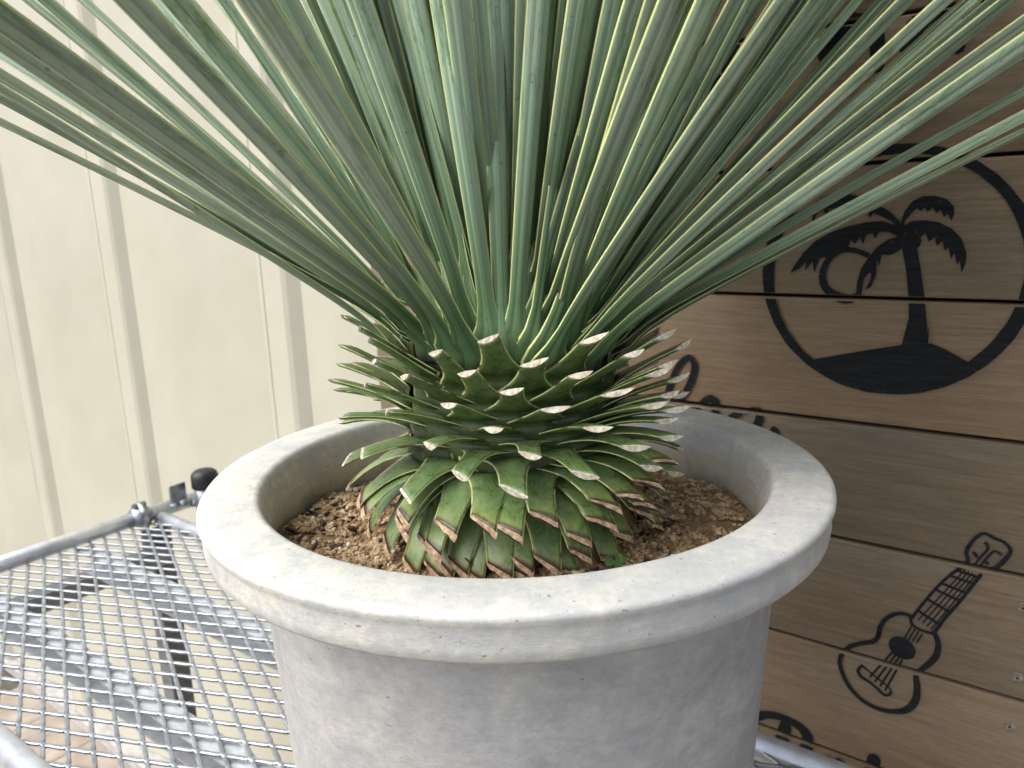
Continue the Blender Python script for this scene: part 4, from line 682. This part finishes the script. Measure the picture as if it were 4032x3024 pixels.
# ------------------------------------------------------------------ yucca
BASE = -0.050                                        # soil level relative to the rim
yu = empty('yucca_plant', (PX, PY, RIMZ + BASE)); tag(yu, 'spiky blue-green yucca with trimmed leaf stubs growing in the pale pot', 'plant')
def core(z):
    T_ = [(-.08, .076), (-.05, .078), (0.0, .084), (.05, .084), (.10, .083), (.14, .073), (.17, .045), (.188, .006)]
    if z <= T_[0][0]: return T_[0][1]
    for (a, ra), (b, rb) in zip(T_, T_[1:]):
        if z <= b: return ra + (rb - ra) * (z - a) / (b - a)
    return 0.006
bm = bmesh.new(); lathe(bm, [(max(core(z_) - 0.005, .0006), z_ - BASE) for z_ in [-.08 + .268 * k / 30 for k in range(31)]], 64)
mesh_obj('trunk', bm, m_trunk, yu, True)

def sweep(bm, pts, W, hw, th, cup, wrap, uvv, keel=1.0, oblique=None, caps=(True, False), nu=7, top=0.0, ridge=0.0):
    """pts: centre line; W: width vectors; hw/th/cup/wrap per ring; uvv per ring."""
    uvl = bm.loops.layers.uv.get('UVMap') or bm.loops.layers.uv.new('UVMap')
    rings, info = [], []
    us = [-1 + 2 * k / (nu - 1) for k in range(nu)]
    us = [math.copysign(abs(u) ** 0.8, u) for u in us]
    n = len(pts)
    for i, p in enumerate(pts):
        t = (pts[min(i + 1, n - 1)] - pts[max(i - 1, 0)]).normalized()
        w = (W[i] - t * W[i].dot(t)).normalized()
        nn = t.cross(w)                        # upper side
        ring, inf = [], []
        for u in us:
            q = p + w * (u * hw[i]) + nn * (cup[i] * u * u + top * th[i] * (1 - u * u)) + wrap[i] * (u * hw[i]) ** 2
            if oblique: q = q + t * (oblique[i] * u)
            ring.append(bm.verts.new(q)); inf.append(0.5 + 0.5 * u)
        for u in us[::-1][1:-1]:
            e_ = 1 - abs(u) ** keel + (ridge * math.cos(3 * math.pi * u) * (1 - u * u) if ridge else 0)
            q = p + w * (u * hw[i]) + nn * (cup[i] * u * u - th[i] * e_) + wrap[i] * (u * hw[i]) ** 2
            if oblique: q = q + t * (oblique[i] * u)
            ring.append(bm.verts.new(q)); inf.append(0.5 + 0.5 * u)
        rings.append(ring); info.append(inf)
    m = len(rings[0])
    for i in range(n - 1):
        for k in range(m):
            k2 = (k + 1) % m
            f = bm.faces.new((rings[i][k], rings[i][k2], rings[i + 1][k2], rings[i + 1][k]))
            for lp, (a, b) in zip(f.loops, ((i, k), (i, k2), (i + 1, k2), (i + 1, k))):
                lp[uvl].uv = (info[a][b], uvv[a])
    if caps[0]: bm.faces.new(rings[0][::-1])
    if caps[1]: bm.faces.new(rings[-1])
    return rings

LEN_TOTAL = 0.80
def leaf(Bp, Ep, seed, wscale=1.0, length=LEN_TOTAL, sag=None, face=None):
    rn = random.Random(seed)
    B, E = Vector(Bp), Vector(Ep)
    d = (E - B); L0 = d.length; d.normalize()
    phi = math.atan2(B.y, B.x)
    rad = Vector((math.cos(phi), math.sin(phi), 0))
    up = (Vector((0, 0, 1)) - d * d.z); up = up.normalized() if up.length > .05 else -rad
    sg = sag if sag is not None else rn.uniform(0.02, 0.11)
    w0 = Vector((0, 0, 1)).cross(d)
    tang = Vector((-rad.y, rad.x, 0))
    w0 = (w0.normalized() if w0.length > 0.15 else tang)
    if w0.dot(tang) < 0: w0 = -w0 if w0.dot(tang) < -0.2 else w0
    roll = rn.uniform(-0.18, 0.18)
    if face:
        fv = Vector(face[:3])
        if fv.dot(w0) < 0: fv = -fv
        w0 = w0.lerp(fv, face[3]).normalized(); roll *= .35
    n = 26
    pts, W, hw, th, cup, wrap, uvv = [], [], [], [], [], [], []
    # sheath below the base, hugging the trunk
    zb = B.z
    for k, dz in enumerate((-0.020, -0.010)):
        rr = core(zb + dz) - (0.004 if k == 0 else 0.001)
        pts.append(rad * rr + Vector((0, 0, zb + dz)))
        W.append(tang); hw.append(0.0165); th.append(.002); cup.append(-0.0); wrap.append(rad * (-1 / (2 * .085))); uvv.append(0.0)
    for k in range(n + 1):
        t = k / n
        s = length * (t ** 1.35)
        v = s / length
        q = B + d * s + up * (sg * s * (L0 - s) * (1.0 if s < L0 else 0.85))
        blend = math.exp(-s / 0.022)
        q = q + (rad * (0.004 + max(0, .135 - zb) * .22) - Vector((0, 0, 0.002))) * blend
        pts.append(q)
        ww_ = w0 * (1 - blend) + tang * blend
        ax = d
        ww_ = (Matrix.Rotation(roll * min(1, s / .12), 3, ax) @ ww_)
        W.append(ww_)
        neck = 0.0061 + 0.0025 * min(1, s / 0.18)
        tip = 1.0 if v < .55 else max(0.03, 1 - ((v - .55) / .45) ** 1.6)
        hw.append((neck * tip + 0.0105 * math.exp(-(s / 0.0105) ** 1.2)) * wscale)
        th.append(0.0021 * (0.35 + .65 * tip)); cup.append(0.0016 * min(1, s / .05) * tip)
        wrap.append(rad * (-1 / (2 * .085)) * blend); uvv.append(v)
    bm = bmesh.new()
    sweep(bm, pts, W, hw, th, cup, wrap, uvv, 1.6, nu=11, ridge=0.30)
    o = mesh_obj('leaf', bm, m_leaf, yu, True)
    o.location = (0, 0, -BASE)
    return o
for i, L_ in enumerate(FRONT_LEAVES): leaf(L_[:3], L_[3:6], i * 7 + 1, face=L_[6:], wscale=.93 * L_[10] if len(L_) > 10 else 1.0)
# the remaining leaves follow the spiral of the rosette, behind and inside the front ones
rn = random.Random(21)
cnt = 0
for i in range(360):
    t = i / 360
    ph = i * 2.39996 + 0.4
    z = 0.098 + 0.085 * t ** 0.9
    rr = core(z)
    el = 30 + 57 * t ** 0.8 + rn.uniform(-5, 5)
    s_ = math.sin(ph)
    if s_ < -0.15 and el < (66 if math.cos(ph) < .3 else 50): continue
    if s_ < 0.25 and math.cos(ph) < 0 and el < 48: continue
    if s_ < 0.30 and math.cos(ph) > 0 and el < 36: continue
    if math.cos(ph) < -.2 and el < 66 and rn.random() < 0.72: continue
    if math.cos(ph) > .2 and el < 52 and rn.random() < 0.2: continue
    B = Vector((rr * math.cos(ph), rr * math.sin(ph), z))
    az_ = ph + rn.uniform(-.12, .12)
    d = Vector((math.cos(az_) * math.cos(R(el)), math.sin(az_) * math.cos(R(el)), math.sin(R(el))))
    leaf(B, B + d * 0.3, 1000 + i, wscale=rn.uniform(.85, 1.05), length=rn.uniform(.74, .86))
    cnt += 1
    if cnt >= 222: break
print('inner leaves', cnt)

def stub(phi, zB, e, L, kind, seed):
    rn = random.Random(seed)
    rad = Vector((math.cos(phi), math.sin(phi), 0)); tang = Vector((-math.sin(phi), math.cos(phi), 0))
    pts, W, hw, th, cup, wrap, uvv, ob = [], [], [], [], [], [], [], []
    low = max(0.0, min(1.0, (15 - e) / 60))
    for dz, h_ in ((-0.022, .021), (-0.012, .0235), (-0.004, .0235)):
        r_ = core(zB + dz) - 0.003 + (dz + .022) * 0.25
        pts.append(rad * r_ + Vector((0, 0, zB + dz))); hw.append(h_); th.append(.003); cup.append(0); wrap.append(rad * (-1 / (2 * .088)) - Vector((0, 0, 1)) * 3.0 * (1 - low)); uvv.append(0.0); ob.append(0)
    N = 10; arc_ = max(5.0, min(15.0, 15 - e * .4))
    r_, z_ = core(zB) - .004 + .004, zB
    k_ob = rn.uniform(.55, .85); L *= rn.uniform(.93, 1.06); nw = rn.uniform(.0070, .0094) * (1.10 if kind else 1.0)
    tw = rn.uniform(-.10, .10)
    for i in range(N + 1):
        t = i / N
        if i:
            a = R(e + (arc_ - 2 * arc_ * (i - .5) / N)); r_ += L / N * math.cos(a); z_ += L / N * math.sin(a)
        s = L * t
        q = rad * r_ + Vector((0, 0, z_)) + tang * (tw * s)
        pts.append(q)
        h_ = nw * (1 - .03 * t) + 0.0160 * math.exp(-(s / (0.0145 + .007 * low)) ** 1.25)
        hw.append(h_); th.append(0.0024 + 0.0001 * t if not kind else 0.0026 + .0002 * t)
        cup.append((0.0010 if kind == 0 else -0.0016) * t); wrap.append(rad * (-1 / (2 * .088)) * (1 - t) ** 1.5 - Vector((0, 0, 1)) * 3.0 * (1 - low) * (1 - t) ** 5)
        uvv.append(t); ob.append(k_ob * nw * t ** 3)
    W = [tang] * len(pts)
    if kind == 1:
        cut = len(pts) - 1
        # last stretch is the dried piece: finer split
        bm = bmesh.new()
        def lerp(a, b, f): return a + (b - a) * f
        f_ = 0.45
        mid = [lerp(A[-2], A[-1], f_) for A in (pts, hw, th, cup, wrap, uvv, ob)]
        main = [A[:-1] + [m_] for A, m_ in zip((pts, hw, th, cup, wrap, uvv, ob), mid)]
        main[5] = [v_ * .93 for v_ in main[5]]
        sweep(bm, main[0], W[:len(main[0])], main[1], main[2], main[3], main[4], main[5], 2.0, main[6], (True, True))
        o = mesh_obj('leaf_stub', bm, m_old, yu, True); o.location = (0, 0, -BASE)
        bm = bmesh.new()
        tip_p = pts[-1] + (pts[-1] - pts[-2]).normalized() * 0.0012 - rad * .0008
        tail = [[m_, lerp(m_, A[-1], .5), A[-1]] for A, m_ in zip((pts, hw, th, cup, wrap, uvv, ob), mid)]
        tail[0] = [mid[0], lerp(mid[0], tip_p, .5), tip_p]
        tail[1] = [x_ * c_ for x_, c_ in zip(tail[1], (1.0, .99, .95))]
        rg = sweep(bm, tail[0], [tang] * 3, tail[1], tail[2], tail[3], tail[4], tail[5], 1.5, tail[6], (False, True))
        for v in rg[-1]: v.co += Vector((rn.uniform(-1, 1), rn.uniform(-1, 1), rn.uniform(-1, 1))) * .0006
        bm.faces.ensure_lookup_table(); bm.faces[-1].material_index = 1
        c = mesh_obj('dried_tip', bm, [m_dry, m_fibre], o, False)
    else:
        bm = bmesh.new()
        rg = sweep(bm, pts, W, hw, th, cup, wrap, uvv, 2.0, ob, (True, True), top=.7)
        ends = [v.co.copy() for v in rg[-1]]
        o = mesh_obj('leaf_stub', bm, m_stub, yu, True); o.location = (0, 0, -BASE)
        bm = bmesh.new()
        t = (pts[-1] - pts[-2]).normalized()
        c0 = sum(ends, Vector()) / len(ends)
        a_ = [bm.verts.new(c0 + (v - c0) * 1.03 + t * -0.0010) for v in ends]
        b_ = [bm.verts.new(c0 + (v - c0) * 1.02 + t * (0.0009 + rn.uniform(0, .0005))) for v in ends]
        m_ = len(ends)
        for k in range(m_): bm.faces.new((a_[k], a_[(k + 1) % m_], b_[(k + 1) % m_], b_[k]))
        bm.faces.new(b_); bm.faces.new(a_[::-1])
        mesh_obj('cut_face', bm, m_cut, o, False)
    return o
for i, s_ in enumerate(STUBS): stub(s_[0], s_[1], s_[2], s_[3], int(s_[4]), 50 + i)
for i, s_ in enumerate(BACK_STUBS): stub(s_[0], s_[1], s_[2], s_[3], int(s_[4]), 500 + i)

# dead, dry leaf bases round the foot of the trunk
rn = random.Random(77)
for i in range(44):
    ph = i / 44 * 2 * math.pi + rn.uniform(-.05, .05)
    rad = Vector((math.cos(ph), math.sin(ph), 0)); tang = Vector((-rad.y, rad.x, 0))
    z0 = -0.012 + rn.uniform(-.006, .006); r0_ = core(z0) + .005 + rn.uniform(0, .004)
    pts = []; Ld = 0.052 + rn.uniform(-.008, .010); el0 = -62 + rn.uniform(-8, 12)
    for k in range(6):
        t = k / 5; a = R(el0 - 10 * t)
        pts.append(rad * (r0_ + Ld * t * math.cos(a)) + Vector((0, 0, z0 + Ld * t * math.sin(a))) + tang * rn.uniform(-.001, .001))
    nw = rn.uniform(.007, .011)
    bm = bmesh.new()
    rg = sweep(bm, pts, [tang + rad * rn.uniform(-.2, .2)] * 6, [nw * c_ for c_ in (1.3, 1.15, 1.0, 1.0, .95, .9)], [.0016] * 6, [rn.uniform(-.002, .0)] * 6, [rad * -4] * 6, [k / 5 for k in range(6)], 1.5, None, (True, True))
    for v in rg[-1] + rg[-2]: v.co += Vector((rn.uniform(-1, 1), rn.uniform(-1, 1), rn.uniform(-1, 1))) * .0014
    o = mesh_obj('dead_leaf_base', bm, m_deadleaf, yu, False); o.location = (0, 0, -BASE)

# ------------------------------------------------------------------ clover seedlings
def clover(loc, label, rz, size, h):
    c = empty('clover_seedling', loc, rz); tag(c, label, 'clover', 'clover seedlings in the pot')
    bm = bmesh.new(); tube(bm, [(0, 0, -0.006), (0.001, 0, h * .5), (0, 0, h)], 0.0005, 6); mesh_obj('stem', bm, m_clover, c, True)
    for k in range(3):
        a = k * 2 * math.pi / 3 + .5
        bm = bmesh.new()
        out = [(0, 0), (.28, .30), (.62, .52), (.92, .48), (1.04, .22), (.90, 0.0), (1.04, -.22), (.92, -.48), (.62, -.52), (.28, -.30)]
        top = [bm.verts.new((x * size, y * size, h + .0003 + x * size * .12 - abs(y) * size * .15)) for x, y in out]
        bot = [bm.verts.new(v.co - Vector((0, 0, .0004))) for v in top]
        bm.faces.new(top); bm.faces.new(bot[::-1])
        for i in range(len(out)):
            j = (i + 1) % len(out); bm.faces.new((top[i], bot[i], bot[j], top[j]))
        bmesh.ops.rotate(bm, verts=bm.verts, cent=(0, 0, h), matrix=Matrix.Rotation(a, 3, 'Z') )
        bmesh.ops.rotate(bm, verts=bm.verts, cent=(0, 0, h), matrix=Matrix.Rotation(R(38), 3, 'X'))
        mesh_obj('leaflet', bm, m_clover, c, False)
    return c
for (x, y, lab, rz, sz, h) in (CLOVERS): clover((PX + x, PY + y, RIMZ + soil_z(x, y)), lab, rz, sz, h)
print('objects', len(bpy.data.objects), 'tris', sum(len(m.polygons) * 2 for m in bpy.data.meshes))
